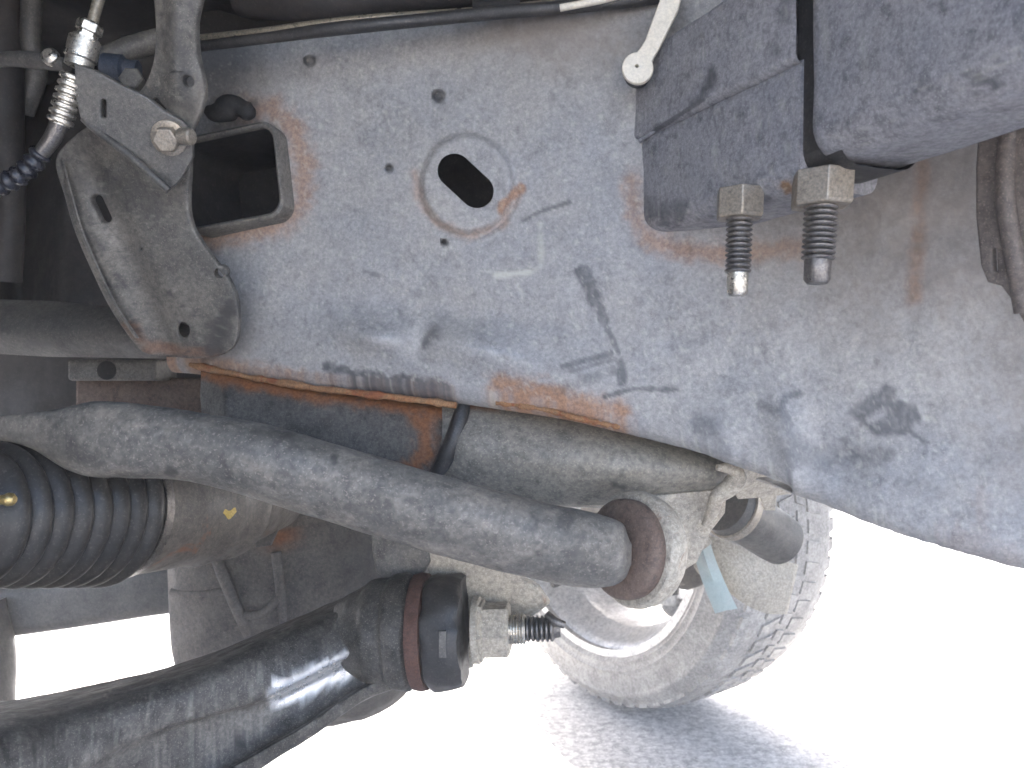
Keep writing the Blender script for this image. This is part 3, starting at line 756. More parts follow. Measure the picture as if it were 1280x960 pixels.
# ------------------------------------------------------------------ CV axle
cv = root('drive_axle', tuple(P(120, 735, .56)), 'drive axle with black ribbed rubber boot and brown steel joint housing', 'axle')
A0 = P(-75, 648, .44); A1 = P(312, 622, .70)
axd = unit(A1 - A0); Lx = np.linalg.norm(A1 - A0)
pr = [(0, .02), (0, .030)]
nr = 8
for k in range(nr):
    t = 0.012 + 0.0128 * k; r0 = .036 + .00175 * k
    for s in np.linspace(0, 1, 9):
        pr.append((t + 0.0128 * s, r0 + .00175 * s + .0042 * math.sin(math.pi * s) ** 0.8))
te = pr[-1][0]
pr += [(te + .004, .0485), (te + .009, .0490), (te + .010, .047)]
mesh('rubber_boot', *lathe(A0, axd, pr, 64), M['boot'], cv, smooth=60)
te += .010
mesh('boot_clamp', *lathe(A0, axd, [(te - .007, .0490), (te - .007, .0502), (te + .0, .0502), (te, .0490)], 64, cap=False), M['thread'], cv)
hp = [(te, .046), (te + .001, .0488), (te + .070, .0488), (te + .073, .0505), (te + .080, .0505), (te + .083, .047), (te + .100, .0465), (te + .104, .049), (te + .113, .049), (te + .12, .043), (te + .15, .038), (te + .19, .03)]
v, f = lathe(A0, axd, [(a, b_) for a, b_ in hp], 64)
hs = mesh('joint_housing', v, f, M['cvsteel'], cv, smooth=40)
# paint dab on the housing
u_ = unit(np.cross((0, 0, 1), axd)); w_ = np.cross(axd, u_)
dab = []
for s in np.linspace(-1, 1, 9):
    row = []
    for t in np.linspace(-1, 1, 9):
        k = math.sqrt(max(0, 1 - s * s)) * (.55 + .35 * math.sin(3.1 * s + 1.3 * t)); ang = math.radians(-172 - 6 * t * k) if True else 0
        rr = .0492
        ang = math.radians(186 + 7 * t * k)
        row.append(A0 + axd * (te + .060 + .008 * s) + rr * (math.cos(ang) * u_ + math.sin(ang) * w_))
    dab.append(row)
DAB = np.array(dab)
mesh('paint_dab', DAB, grid_faces(9, 9), M['yellow'], hs)
gf = root('grease_fitting', tuple(P(-6, 633, .43)), 'small brass grease fitting beside the ribbed rubber boot', 'fitting')
mesh('nipple', *lathe(P(-28, 626, .425), unit(P(20, 624, .424) - P(-28, 626, .425)), [(0, .004), (.008, .004), (.009, .0028), (.014, .0026), (.0165, .0036), (.019, .0034), (.0205, .002)], 20), M['brass'], gf)
mesh('hex_base', *lathe(P(-50, 626, .43), (1, 0, 0), [(0, .006), (.012, .006)], 6), M['brass'], gf, smooth=0)

# ------------------------------------------------------------------ differential casting and things behind
df = root('differential_housing', tuple(P(330, 840, .86)), 'brown grey ribbed differential casting behind the drive axle', 'housing')
nu, nv = 80, 60
vs_ = []
Cd = P(388, 715, .88); R3 = np.array([.135, .11, .150])
for i in range(nu):
    a = 2 * math.pi * i / nu
    for j in range(nv):
        b_ = -math.pi / 2 + math.pi * (j + .5) / nv
        e = 0.62
        sp = lambda x: math.copysign(abs(x) ** e, x)
        vs_.append(Cd + R3 * np.array([sp(math.cos(b_)) * sp(math.cos(a)), sp(math.cos(b_)) * sp(math.sin(a)), sp(math.sin(b_))]))
vs_ = np.array(vs_); f = grid_faces(nu, nv) + [((nu - 1) * nv + j, (nu - 1) * nv + j + 1, j + 1, j) for j in range(nv - 1)]
f += [tuple(i * nv for i in range(nu)), tuple(i * nv + nv - 1 for i in range(nu))]
vs_ = dents(vs_, .02, 14, 91)
vx, vy = proj(vs_); na = fbm(np.stack([vx / 9, vy / 9, vs_[:, 1] * 40], -1), 93)
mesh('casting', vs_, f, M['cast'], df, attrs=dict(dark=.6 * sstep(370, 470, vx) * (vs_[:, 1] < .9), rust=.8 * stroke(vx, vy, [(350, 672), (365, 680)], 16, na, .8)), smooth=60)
def ribtube(pts, r): return tube([P(x, y, d + .006) for x, y, d in pts], r, 10, 24)
mesh('rib', *ribtube([(262, 660, .775), (272, 700, .768), (292, 750, .766), (310, 790, .770), (326, 822, .782)], [.006, .006, .006, .006, .008]), M['cast'], df)
mesh('rib', *ribtube([(345, 690, .762), (350, 730, .762), (356, 790, .768), (358, 815, .775)], .005), M['cast'], df)
mesh('rib', *ribtube([(215, 740, .79), (250, 742, .775), (285, 738, .768)], .004), M['cast'], df)
mesh('rib', *ribtube([(300, 770, .768), (330, 765, .762), (352, 745, .762)], .004), M['cast'], df)
mesh('rib', *ribtube([(240, 700, .80), (245, 760, .79), (262, 805, .79), (285, 836, .79)], .007), M['cast'], df)
pl = Plane((318, 640, .70), (345, 640, .70), (320, 680, .70))
tag(plate('tab_plate', [(312, 622), (350, 610), (352, 650), (338, 680), (322, 682)], pl, .004, M['plain'], None, [], .001), 'small grey upright tab plate beside the drive axle housing', 'plate')
# gearbox mass behind everything
gb = root('gearbox', tuple(P(420, 700, 1.05)), 'dark gearbox mass deep behind the grey crossmember', 'gearbox')
o = mesh('gearbox_case', *box(P(300, 585, 1.15), (.34, 0, 0), (0, .12, 0), (0, 0, .115)), M['liner'], gb, smooth=0); bevelled(o, .03, 4)
o = mesh('sump', *box(P(440, 700, 1.02), (.06, 0, 0), (0, .1, 0), (0, 0, .09)), M['liner'], gb, smooth=0); bevelled(o, .02, 3)
# left lower beam
bm_ = root('lower_cross_beam', tuple(P(80, 800, .96)), 'smooth grey cross beam below the drive axle, above the bright ground', 'beam')
pa = [(-120, 768, .93, 34), (0, 760, .94, 33), (100, 748, .95, 32), (205, 732, .96, 32), (260, 725, .97, 32)]
rings = []
for x, y, d, h in cr(np.array(pa), 20):
    c = P(x, y, d); rings.append(rrect(c, np.array([0, 1., 0]), np.array([0, 0, 1.]), .03, h * d / FPX, .016))
mesh('beam', *loft(rings), M['plain'], bm_, smooth=50)
o = mesh('beam_foot', *merge(tube([P(-30, 760, .9), P(-14, 810, .9), P(-20, 880, .88)], [.03, .026, .03], 14, 14)), M['plain'], bm_)

# dark things at the left behind the bracket
ln = root('wheel_arch_liner', tuple(P(60, 440, .72)), 'dark brown wheel arch liner behind the stamped bracket', 'liner')
n = 60; xs_ = np.linspace(-140, 330, n); rows = []
for t in np.linspace(0, 1, 30):
    y = -60 + t * 480
    d = .74 + .02 * np.sin(xs_ / 17.) * sstep(200, 20, xs_) + .03 * np.sin(xs_ / 60. + t * 2) - .06 * sstep(40, -60, xs_)
    rows.append(PV(xs_, y + 0 * xs_, d))
v = np.stack(rows, 1)
mesh('liner_sheet', v, grid_faces(n, 30), M['liner'], ln, smooth=60)
tag(mesh('liner_post', *tube([P(8, -30, .60), P(4, 120, .60), P(14, 240, .61), P(6, 350, .62)], [.012, .014, .010, .012], 14, 30), M['liner']), 'brown dark vertical post at the edge of the wheel arch', 'post')
tag(mesh('harness_pipe', *tube([P(42, -30, .60), P(38, 40, .60), P(46, 90, .61), P(30, 140, .62)], .0075, 12, 24), M['plain']), 'dark upright pipe beside the brake hose fitting', 'pipe')
n = 40; rows = []
for t in np.linspace(0, 1, n):
    a = math.radians(208 - 185 * t)                       # added unseen arch, shaped to block sky light; rear wall on the right
    x, z = -0.07 + 0.48 * math.cos(a), 0.46 + 0.58 * math.sin(a)
    y0, y1 = (-.05, .60) if x < -.3 else (.13, .46)
    k = float(sstep(-.45, .05, x)); y0 = -.25 + .38 * k; y1 = .60 - .14 * k
    rows.append([(x, y0, z), (x, .3, z + .01), (x, y1, z), (x, y1, z + .01), (x, y0, z + .01)])
mesh('shade_arch', *loft(rows), M['liner'], ln, smooth=50)
rd = root('recess_block', tuple(P(150, 480, .66)), 'dark grey stepped block in the recess below the rail shelf', 'block')
o = mesh('step', *box(P(155, 463, .655), (.036, 0, 0), (0, .02, 0), (0, 0, .0085)), M['bracket'], rd, smooth=0); bevelled(o, .003)
o = mesh('lower_step', *box(P(190, 496, .68), (.055, 0, 0), (0, .02, 0), (0, 0, .016)), M['bushbrown'], rd, smooth=0); bevelled(o, .003)
mesh('plug', *lathe(P(133, 463, .634), (0, 1, 0), [(0, .004), (0, .0075), (.012, .0075)], 20), M['void'], rd)
o = mesh('recess_back', *box(P(60, 492, .78), (.22, 0, 0), (0, .02, 0), (0, 0, .05)), M['void'], rd, smooth=0)

# ------------------------------------------------------------------ stamped bracket at left
sb = root('stamped_bracket', tuple(P(200, 440, .545)), 'tall grey stamped bracket with round holes standing on the rail edge', 'bracket')
pl = Plane((190, 300, .525), (260, 300, .519), (220, 430, .55))
outl = [(196, -20), (200, 40), (196, 80), (182, 112), (150, 140), (100, 168), (78, 190), (74, 206), (84, 240), (98, 288), (118, 335), (142, 384), (166, 420), (182, 438), (210, 442), (246, 445), (280, 440), (294, 428), (298, 404), (296, 376), (286, 350), (264, 320), (250, 300), (241, 284), (236, 262), (237, 215), (240, 165), (252, 135), (256, 110), (248, 70), (246, 30), (250, -20)]
def paintb(w):
    x, y = proj(w); n = fbm(np.stack([x / 10, y / 10, 0 * x], -1), 401)
    fk, fp, fd = flecks(w, 403, .003, 1.3)
    dk = np.maximum.reduce([fk, .9 * stroke(x, y, [(268, 432), (286, 385)], 20, n, .6, .3), .5 * stroke(x, y, [(110, 230), (200, 250)], 40, n, 1, .1), .6 * stroke(x, y, [(215, 20), (235, 130)], 14, n, .9, .1)])
    return dict(dark=dk, pale=fp * .3, dust=np.maximum(fd, .5 * stroke(x, y, [(150, 300), (220, 400)], 40, n, .8, .1)), rust=.4 * stroke(x, y, [(160, 405), (184, 434), (270, 442)], 11, n, .8, .1))
def bendb(w):
    x, y = proj(w)
    off = .010 * np.exp(-((x - (120 + (y - 230) * .42)) / 22.) ** 2) * sstep(150, 220, y) - .012 * np.exp(-((x - 225) / 16.) ** 2) * sstep(150, 90, y)
    w = w.copy(); w[:, 1] += off * .6; return w
plate('bracket_plate', outl, pl, .003, M['bracket'], sb, [capsule(119, 247, 130, 270, 8.5)[::-1], ell(230, 412, 11, 13)[::-1], ell(277, 340, 7, 7)[::-1], ell(240, 104, 8, 9)[::-1], capsule(196, 128, 214, 150, 8)[::-1], ell(176, 310, 4, 4)[::-1]], .0012, 150, bend=bendb, dense=.005, paint=paintb)
# folded edge flange on the left side
pts = [(74, 200, .507), (84, 240, .512), (98, 288, .520), (118, 335, .528), (142, 384, .536), (168, 422, .543)]
q = cr(np.array(pts), 30); rows = []
for x, y, d in q:
    rows.append([P(x + 1, y, d + .0015), P(x + 4, y, d + .0008), P(x + 6, y, d + .0015), P(x + 4, y + 2, d + .022), P(x + 1, y + 2, d + .022)])
mesh('edge_flange', *loft(rows), M['bracket'], sb, smooth=60)
pts = [(200, -20, .50), (204, 40, .50), (203, 80, .50), (212, 118, .502), (232, 150, .508)]
mesh('stiffening_ridge', *tube([P(a, b_, c - .004) for a, b_, c in cr(np.array(pts), 30)], .0042, 10), M['bracket'], sb)
# rusty smear pad by the lower corner

# hose bracket with bolt
hb = root('hose_bracket', tuple(P(165, 236, .478)), 'flat grey hose bracket with a slot, bolted to the stamped bracket', 'bracket')
pl = Plane((120, 120, .468), (220, 175, .482), (110, 150, .474))
plate('bracket_blade', [(97, 82), (110, 86), (128, 94), (153, 108), (184, 122), (206, 140), (228, 152), (240, 165), (240, 196), (226, 222), (212, 236), (190, 217), (163, 193), (138, 173), (119, 160), (104, 145), (98, 120)], pl, .0028, M['hosebracket'], hb, [capsule(131, 127, 131, 144, 5.5)[::-1]], .001)
mesh('folded_lip', *tube([P(104, 147, .4735), P(120, 162, .476), P(163, 195, .4805), P(211, 238, .4865)], .0024, 10, 16), M['plain'], hb)
bo = root('bracket_bolt', tuple(P(217, 182, .474)), 'pale dusty hex bolt fixing the flat hose bracket', 'bolt')
nb = -pl.n
mesh('washer', *lathe(P(212, 172, .479), pl.n, [(0, .0105), (.002, .0105), (.0024, .0095)], 28), M['zinc'], bo)
bevelled(mesh('hex_head', *lathe(P(212, 172, .479) + pl.n * .002, pl.n, [(0, .0078), (.006, .0078), (.0068, .007)], 6), M['zinc'], bo, smooth=0), .0006)
mesh('thread_end', *lathe(P(226, 171, .474), unit(np.array([1, -.25, -.05])), [(0, .005), (.007, .005), (.008, .004)], 16), M['zinc'], bo)

# brake hose
bh = root('brake_hose', tuple(P(50, 235, .47)), 'black brake hose with shiny crimped steel fitting hung in the hose bracket', 'hose')
mesh('steel_pipe', *tube([P(130, -20, .468), P(122, 5, .467), P(114, 34, .466)], .0032, 12, 12), M['line'], bh)
def seg(p0, p1, prof, mat, name, n=24, sm=40):
    a, b_ = P(*p0), P(*p1); L_ = np.linalg.norm(b_ - a)
    return mesh(name, *lathe(a, b_ - a, [(t * L_, r) for t, r in prof], n), mat, bh, smooth=sm)
seg((114, 28, .466), (107, 50, .466), [(0, .004), (0, .0062), (.12, .0072), (.55, .0072), (.6, .0058), (.8, .0058), (.82, .0072), (1, .0072)], M['bright'], 'union_nut', 6, 20)
seg((107, 48, .466), (98, 84, .466), [(0, .006), (.05, .0088), (.7, .0088), (.75, .0078), (1, .0078)], M['bright'], 'collar')
prf = []
for k in range(7):
    t = k / 7.; prf += [(t, .0055), (t + .03, .0072), (t + .09, .0072), (t + .12, .0055)]
seg((92, 94, .466), (74, 156, .468), prf + [(1, .0055)], M['bright'], 'crimp_sleeve')
mesh('hose_end', *tube([P(76, 150, .468), P(66, 172, .47), P(50, 194, .472)], [.0052, .0048, .0044], 14, 14), M['thread'], bh)
q = cr(np.array([(52, 190, .472, 0), (38, 208, .474, 0), (20, 222, .476, 0), (-10, 236, .48, 0), (-60, 250, .49, 0)]), 60)
mesh('rubber_hose', *tube(PV(q[:, 0], q[:, 1], q[:, 2]), .0056 + .0010 * np.sin(np.arange(60) * 1.1), 14), M['bluehose'], bh, smooth=60)
cl = root('retaining_clip', tuple(P(40, 85, .48)), 'bent grey steel retaining clip beside the brake hose fitting', 'clip')
mesh('clip_blade', *tube([P(-30, 80, .49), P(10, 74, .482), P(50, 76, .475), P(84, 82, .47)], [.004, .0045, .005, .004], 10, 20), M['plain'], cl)
mesh('clip_tab', *lathe(P(66, 74, .470), (0, -1, .2), [(0, .005), (.004, .005), (.006, .003)], 16), M['bright'], cl)
lr = tag(mesh('link_rod', *tube([P(128, 78, .56), P(160, 62, .565), P(215, 46, .57)], [.0095, .0085, .0085], 14, 14), M['bracket']), 'grey rod slanting behind the hose bracket', 'rod')
bc = tag(mesh('blue_connector', *lathe(P(130, 84, .53), unit(np.array([1, .1, -.1])), [(0, .006), (0, .009), (.012, .0095), (.014, .007), (.022, .007)], 20), M['blue']), 'small faded blue connector behind the hose bracket', 'connector')
nutb = tag(mesh('hex_nut', *lathe(P(168, 104, .50), (0.1, -1, .15), [(0, .0075), (.006, .0075), (.007, .0065)], 6), M['bracket'], smooth=0), 'grey hex nut above the flat hose bracket', 'nut')

# ------------------------------------------------------------------ lower control arm
la = root('lower_control_arm', tuple(P(250, 960, .45)), 'black glossy lower control arm with pressed ridge and bolted rusty bushing', 'control arm')
R_ = [
 [(-120, 905, .60), (0, 886, .60), (100, 868, .60), (250, 829, .62), (375, 778, .65), (440, 745, .67), (500, 716, .69)],
 [(-120, 930, .44), (0, 905, .46), (100, 884, .49), (250, 840, .53), (375, 788, .57), (440, 756, .59), (500, 726, .61)],
 [(-120, 985, .38), (0, 942, .42), (100, 906, .46), (250, 857, .505), (375, 806, .55), (440, 775, .57), (500, 745, .59)],
 [(-120, 1080, .375), (0, 1010, .415), (94, 962, .45), (169, 917, .48), (262, 886, .505), (319, 868, .525), (432, 815, .555), (500, 775, .575)],
 [(-120, 1100, .385), (0, 1030, .425), (94, 982, .46), (180, 930, .49), (268, 895, .52), (330, 875, .54), (436, 824, .57), (500, 790, .585)],
 [(-120, 1200, .40), (0, 1130, .44), (100, 1060, .47), (200, 990, .50), (300, 930, .525), (375, 889, .545), (445, 850, .57), (500, 830, .585)],
 [(-120, 1205, .385), (0, 1136, .425), (100, 1066, .455), (200, 996, .485), (304, 936, .512), (377, 896, .53), (450, 858, .555), (500, 838, .57)],
 [(-120, 1235, .388), (0, 1166, .428), (100, 1096, .458), (200, 1022, .488), (304, 955, .515), (377, 911, .533), (455, 868, .558), (500, 850, .573)],
 [(-120, 1200, .47), (0, 1150, .50), (100, 1080, .53), (200, 1010, .56), (304, 945, .59), (377, 900, .61), (455, 860, .63), (500, 845, .65)]]
for k, dy in enumerate((-8, -6, 0, 4, 6, 14, 16, 18, 18)):
    R_[k] = [(x, y + dy * (1 if x < 440 else .4), d) for x, y, d in R_[k]]
NS = 200
rowsP = [cr(np.array(r), NS) for r in R_]
A = np.array([PV(r[:, 0], r[:, 1], r[:, 2]) for r in rowsP])          # (9,NS,3)
fine = []
for i in range(NS):
    c = A[:, i]
    fine.append(cr(np.c_[c], 100))
v = np.array(fine); f = grid_faces(NS, 100)
vf = v.reshape(-1, 3)
vf = dents(vf, .0025, 40, 101)
vx, vy = proj(vf); na = fbm(np.stack([vx / 6, vy / 6, vf[:, 1] * 60], -1), 103); nb2 = fbm(np.stack([vx / 25, vy / 25, vf[:, 1] * 20], -1), 105)
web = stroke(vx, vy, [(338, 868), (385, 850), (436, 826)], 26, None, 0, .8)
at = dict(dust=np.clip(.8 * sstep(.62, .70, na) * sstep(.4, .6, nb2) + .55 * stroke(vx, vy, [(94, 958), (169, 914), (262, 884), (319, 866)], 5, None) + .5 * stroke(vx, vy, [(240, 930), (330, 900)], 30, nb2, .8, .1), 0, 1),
          dark=.9 * stroke(vx, vy, [(297, 928), (304, 930)], 6, na, .4), gloss=.6 * web, painted_highlight=stroke(vx, vy, [(350, 868), (392, 850), (432, 832)], 20, na, .35, .35) * (.75 + .4 * na))  # pale metallic patch painted in as the web's bright highlight
fk, fp, fd = flecks(vf, 351, .0025, .8)
at['dark'] = np.maximum(at['dark'], fk); at['dust'] = np.clip(at['dust'] + fd * .35 + .45 * stroke(vx, vy, [(120, 960), (260, 910), (340, 885)], 34, nb2, .7, .1), 0, 1); at['pale'] = fp * .6
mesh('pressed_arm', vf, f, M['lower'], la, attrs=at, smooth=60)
lwax = unit(P(690, 786, .572) - P(470, 790, .585)); BC = P(497, 789, .584)
def lw(name, prof, mat, n=56, sm=45, c=BC, par=la): return mesh(name, *lathe(c, lwax, prof, n), mat, par, smooth=sm)
def lw_d(name, prof, mat):
    q = cr(np.array(prof), 40); v, f = lathe(BC, lwax, [tuple(t) for t in q], 64)
    return mesh(name, dents(v, .005, 70, 117), f, mat, la, smooth=60)
bush = lw_d('bushing_sleeve', [(-.045, .020), (-.035, .028), (-.022, .034), (-.016, .038), (-.004, .0385), (-.002, .0405), (.010, .0405), (.012, .0385), (.016, .034)], M['lower'])
lw('bushing_rust_ring', [(.0135, .030), (.014, .0405), (.019, .0415), (.0235, .0405), (.025, .030)], M['bushrust'], par=bush)
# ragged rubber of the bushing
v, f = lathe(BC, lwax, [(.024, .03), (.0245, .0385), (.029, .0405), (.034, .0405), (.040, .0408), (.046, .0405), (.0495, .039), (.05, .025)], 72)
mesh('bushing_rubber', dents(v, .007, 55, 111), f, M['rubber'], la, smooth=60)
fr = unit(np.array([0, -1, .03]))
mesh('slot_highlight', *box(BC + lwax * .037 + fr * .0405 + np.array([0, 0, .002]), lwax * .0024, fr * .0015, np.array([0, 0, .0090])), M['bracket'], la, smooth=0)  # added bar standing in for the pale slot highlight

# cam bolt through the bushing
cb = root('cam_bolt', tuple(P(600, 830, .57)), 'large flanged nut and threaded bolt through the lower arm bushing', 'bolt')
C2 = BC + lwax * .051
lw('cam_washer', [(.006, .012), (.006, .0235), (.010, .0235), (.0105, .0225)], M['pale'], c=C2, par=cb)
lw('flange_nut', [(.0105, .0225), (.0125, .0225), (.0135, .0198), (.030, .0198), (.0315, .018)], M['pale'], n=6, sm=0, c=C2, par=cb)
pr = [(.031, .011)]
for k in range(5): pr += [(.0325 + k * .002, .0098), (.0332 + k * .002, .0108), (.0338 + k * .002, .0108), (.0345 + k * .002, .0098)]
lw('bolt_shank', pr + [(.043, .0095)], M['bright'], n=24, c=C2, par=cb)
pr = []
for k in range(6): pr += [(.043 + k * .0034, .0072), (.0442 + k * .0034, .0092), (.0454 + k * .0034, .0092), (.0464 + k * .0034, .0072)]
lw('threaded_end', pr + [(.064, .0068), (.068, .0062)], M['thread'], n=20, c=C2, par=cb)
mesh('cotter_pin', *tube([C2 + lwax * .058 + np.array([0, -.006, .012]), C2 + lwax * .064 + np.array([0, -.01, .008]), C2 + lwax * .070 + np.array([0, -.009, .005])], .0028, 10, 10), M['thread'], cb)

# frame ear behind the bolt: pale bracket with rusty weld
ea = root('arm_mount_ear', tuple(P(600, 770, .59)), 'pale sunlit mounting ear with rusty weld above the cam bolt', 'bracket')
pl = Plane((560, 720, .600), (690, 720, .590), (600, 790, .602))
plate('ear_plate', [(528, 680), (560, 690), (640, 706), (650, 722), (672, 734), (684, 752), (660, 770), (620, 780), (600, 800), (590, 830), (566, 836), (572, 800), (562, 740), (540, 715)], pl, .006, M['pale'], ea, [], .0015)
pl = Plane((480, 690, .60), (530, 690, .598), (480, 715, .60))
tag(plate('gusset_plate', [(468, 655), (530, 655), (536, 700), (528, 716), (486, 720), (474, 712), (470, 690)], pl, .006, M['bracket'], None, [], .0018), 'grey gusset plate with rounded corner above the rusty bushing', 'plate')

# ------------------------------------------------------------------ far wheel
wh = root('road_wheel', (0.25, 1.68, 0.0), 'dusty far road wheel with alloy rim and treaded tyre on the ground', 'wheel')
bang = math.radians(54)
wax = np.array([math.sin(bang), math.cos(bang), 0.0])            # from inner face outwards (away from the viewer)
WC = np.array([0.150, 1.54, 0.379])
TR = .379; TW = .25
tp = [(.010, .268), (.002, .285), (.0, .315), (.008, .345), (.024, .366), (.045, .3735), (.125, .3760), (.205, .3735), (.226, .366), (.242, .345), (.25, .315), (.248, .285), (.24, .268)]
tq = cr(np.array(tp), 160)
for k in range(len(tq)):
    t, r = tq[k]
    if t < .03 and r < .365:
        tq[k][0] -= .0045 * math.exp(-((r - .300) / .004) ** 2) + .004 * math.exp(-((r - .345) / .006) ** 2) + .003 * math.exp(-((r - .284) / .003) ** 2)
ty = mesh('tyre', *merge(lathe(WC, wax, [tuple(q) for q in tq], 120, cap=False), lathe(WC, wax, [tuple(q) for q in tq[::-1]][:1] + [(.23, .262), (.02, .262), tuple(tq[0])], 120, cap=False)), M['tyre'], wh, smooth=40)
# tread blocks
V_, F_, k0 = [], [], 0
uW = unit(np.cross((0, 0, 1), wax)); zW = np.cross(wax, uW)
def wpt(t, r, a): return WC + wax * t + r * (math.cos(a) * uW + math.sin(a) * zW)
nb_ = 68
for k in range(nb_):
    for lane, (t0, t1, rt_, sk) in enumerate(((.020, .062, .3715, .35), (.068, .108, .3765, -.25), (.114, .138, .377, .2), (.144, .184, .3765, .25), (.190, .232, .3715, -.35))):
        a0 = 2 * math.pi * (k + (lane % 2) * .5) / nb_; da = 2 * math.pi / nb_ * .64
        bl = []
        for rr in (rt_ - .009, rt_ + .0028):
            for t, s in ((t0, 0), (t1, 1)):
                for a in (a0, a0 + da):
                    drop = .006 if ((lane == 0 and s == 0) or (lane == 4 and s == 1)) else 0
                    bl.append(wpt(t, rr - drop, a + sk * 2 * math.pi / nb_ * s))
        V_ += bl; b0 = k0 * 8; k0 += 1
        F_ += [tuple(b0 + i for i in q) for q in ((0, 1, 3, 2), (4, 6, 7, 5), (0, 4, 5, 1), (2, 3, 7, 6), (0, 2, 6, 4), (1, 5, 7, 3))]
td = mesh('tread', V_, F_, M['tyre'], ty, smooth=0); td['kind'] = 'stuff'
# rim barrel, inside view
rp = [(.004, .262), (.004, .276), (.012, .2765), (.018, .262), (.03, .252), (.05, .250), (.075, .235), (.085, .232), (.175, .230), (.19, .225), (.2, .215), (.205, .20)]
rm = mesh('rim', *lathe(WC, wax, rp, 120, cap=False), M['rim'], wh, smooth=35)
mesh('rim_back', *lathe(WC, wax, [(.012, .2765), (.02, .268), (.23, .268)], 100, cap=False), M['rim'], rm)
for k in range(6):
    a = math.radians(60 * k + 24); c = WC + wax * .205
    ra = math.cos(a) * uW + math.sin(a) * zW; ta = -math.sin(a) * uW + math.cos(a) * zW
    o = mesh('spoke', *box(c + ra * .13, ra * .085, ta * .024, wax * .014), M['rim'], rm, smooth=0); bevelled(o, .006)
mesh('hub', *lathe(WC, wax, [(.13, .03), (.13, .06), (.19, .075), (.222, .075)], 40), M['plain'], wh)
mesh('brake_disc', *lathe(WC, wax, [(.10, .06), (.10, .145), (.118, .145), (.118, .06)], 64), M['cvsteel'], wh)
for j, a in enumerate((-47, -41)):
    a = math.radians(a) ; ra = math.cos(a) * uW + math.sin(a) * zW; ta = -math.sin(a) * uW + math.cos(a) * zW
    o = mesh('balance_weight', *box(WC + wax * .05 + ra * .247, ra * .004, ta * .012, wax * .012), M['plain'], rm, smooth=0); bevelled(o, .002)

# things around the far wheel
kn = root('steering_knuckle', tuple(P(870, 720, 1.15)), 'dusty steering knuckle casting in front of the far wheel', 'knuckle')
mesh('knuckle_body', *tube([P(835, 610, 1.1), P(850, 660, 1.08), P(868, 700, 1.08), P(850, 722, 1.1)], [.04, .034, .03, .02], 18, 24), M['cast'], kn, smooth=60)
mesh('knuckle_arm', *tube([P(868, 690, 1.08), P(895, 700, 1.06), P(930, 712, 1.08)], [.03, .026, .02], 16, 20), M['pale'], kn, smooth=60)
sh = []
for t in np.linspace(0, 1, 24):
    xt, yt_ = 872 + 126 * t, 664 + 42 * t
    xb_, yb_ = 884 + 100 * t, 716 + 52 * math.sin(min(1, t * 1.15) * math.pi / 2)
    bl = .03 * math.sin(math.pi * (0.15 + .8 * t))
    sh.append([P(xt + (xb_ - xt) * k, yt_ + (yb_ - yt_) * k, 1.03 - bl - .012 * math.sin(math.pi * k)) for k in (0, .1, .25, .5, .75, .92, 1)] + [P(xb_, yb_, 1.07 - bl), P(xt, yt_, 1.07 - bl)])
mesh('brake_shield', *loft(sh), M['pale'], kn, smooth=50)
dm = root('shock_absorber', tuple(P(960, 705, .86)), 'short black shock absorber cylinder slanting under the rail end', 'shock absorber')
dax = unit(P(996, 684, .9) - P(905, 625, .84))
mesh('cylinder', *lathe(P(906, 630, .84), dax, [(0, .012), (0, .0295), (.012, .0315), (.022, .0315), (.025, .0285), (.085, .0285), (.1, .0275), (.1, .01)], 40), M['plain'], dm, smooth=45)
mesh('end_ring', *lathe(P(906, 630, .84), dax, [(.010, .0315), (.011, .0335), (.020, .0335), (.021, .0315)], 40, cap=False), M['zinc'], dm)
pl = Plane((925, 590, .60), (1000, 600, .62), (930, 625, .62))
tag(plate('rail_end_tab', [(918, 575), (960, 590), (1004, 606), (985, 614), (968, 616), (966, 634), (955, 634), (950, 618), (922, 620), (915, 600)], pl, .004, M['pale'], None, [], .001), 'pale notched tab hanging under the rail above the shock absorber', 'plate')
tg = root('pale_green_tag', tuple(P(900, 765, .98)), 'pale green plastic tag strip hanging before the far wheel', 'tag')
rows = []
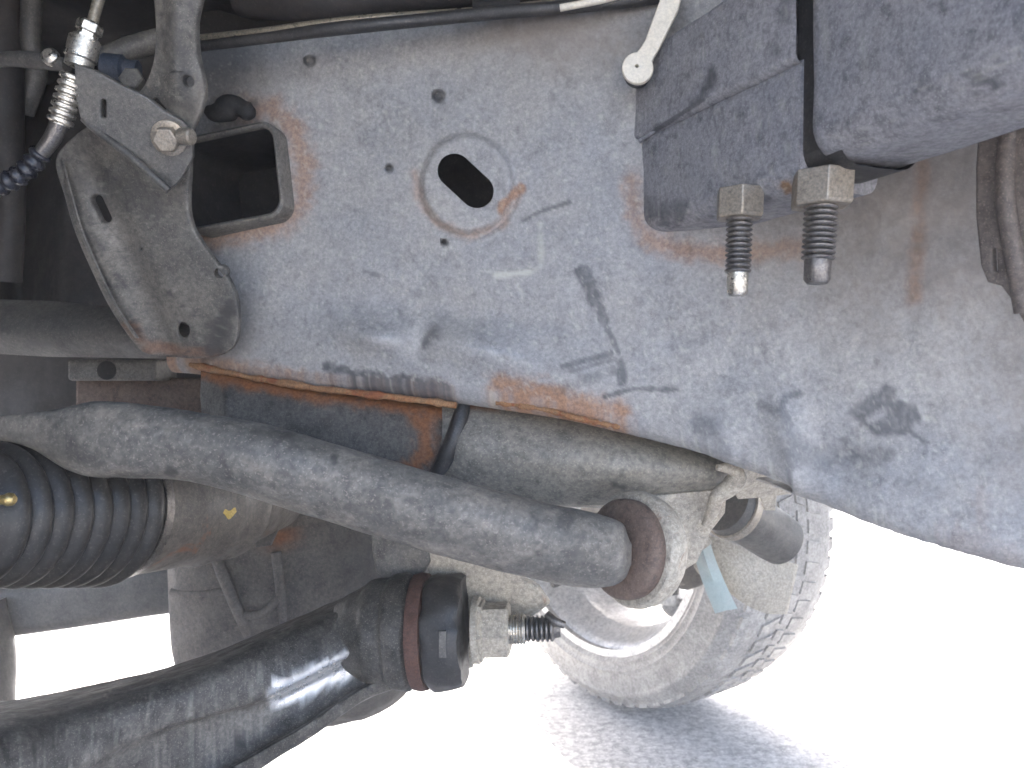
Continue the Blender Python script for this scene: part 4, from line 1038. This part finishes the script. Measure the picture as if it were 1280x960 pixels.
for t in np.linspace(0, 1, 14):
    x = 876 + 32 * t ** 1.3; y = 676 + 88 * t; w = 11 + 3 * t
    d = .98 - .012 * math.sin(t * 3)
    rows.append([P(x - w, y + 3, d), P(x, y - 1, d - .006), P(x + w, y - 3, d), P(x + w, y - 3, d + .002), P(x, y - 1, d - .004), P(x - w, y + 3, d + .002)])
mesh('tag_strip', *loft(rows), M['tape'], tg, smooth=50)
mesh('tag_loop', *tube([P(868, 660, .985), P(872, 672, .98), P(880, 684, .978)], .012, 12, 10), M['pale'], tg)
sv = tag(mesh('bleeder_screw', *merge(lathe(P(822, 738, 1.05), unit(np.array([.9, -.3, .2])), [(0, .004), (0, .008), (.008, .008), (.009, .005), (.016, .005), (.018, .009), (.026, .009), (.028, .004)], 16)), M['plain']), 'small dark screw fitting in front of the pale rim', 'screw')

# ------------------------------------------------------------------ hanging strap at the right edge
st = root('hanging_strap', tuple(P(1245, 470, .34)), 'brown dusty hanging strap with a slot at the rail side', 'strap')
pl = Plane((1250, 250, .352), (1300, 250, .34), (1250, 400, .358))
plate('strap_plate', [(1230, 150), (1226, 210), (1226, 270), (1232, 330), (1240, 350), (1256, 354), (1270, 372), (1285, 400), (1330, 410), (1330, 140)], pl, .003, M['strap'], st, [capsule(1246, 312, 1247, 338, 6)[::-1]], .0012)
mesh('strap_rib', *tube([P(1262, 150, .345), P(1256, 230, .346), P(1268, 320, .348), P(1280, 390, .350)], .004, 10, 24), M['strap'], st)

# ------------------------------------------------------------------ added scattering volume standing in for lens glare
hz = mesh('glare_haze', *box((0, 0, .3), (95, 0, 0), (0, 95, 0), (0, 0, 1.3)), M['void'], base=(0, 0, -1), smooth=0)
hz['kind'] = 'stuff'
hm = bpy.data.materials.new('glare_haze'); hm.use_nodes = True
nt = hm.node_tree; nt.nodes.remove(nt.nodes['Principled BSDF'])
pv = nt.nodes.new('ShaderNodeVolumePrincipled')
pv.inputs['Density'].default_value = 0.06
pv.inputs['Color'].default_value = (.95, .95, .95, 1)
pv.inputs['Anisotropy'].default_value = 0.75
nt.links.new(pv.outputs[0], nt.nodes['Material Output'].inputs['Volume'])
hz.data.materials.clear(); hz.data.materials.append(hm)
SC.cycles.volume_bounces = 2
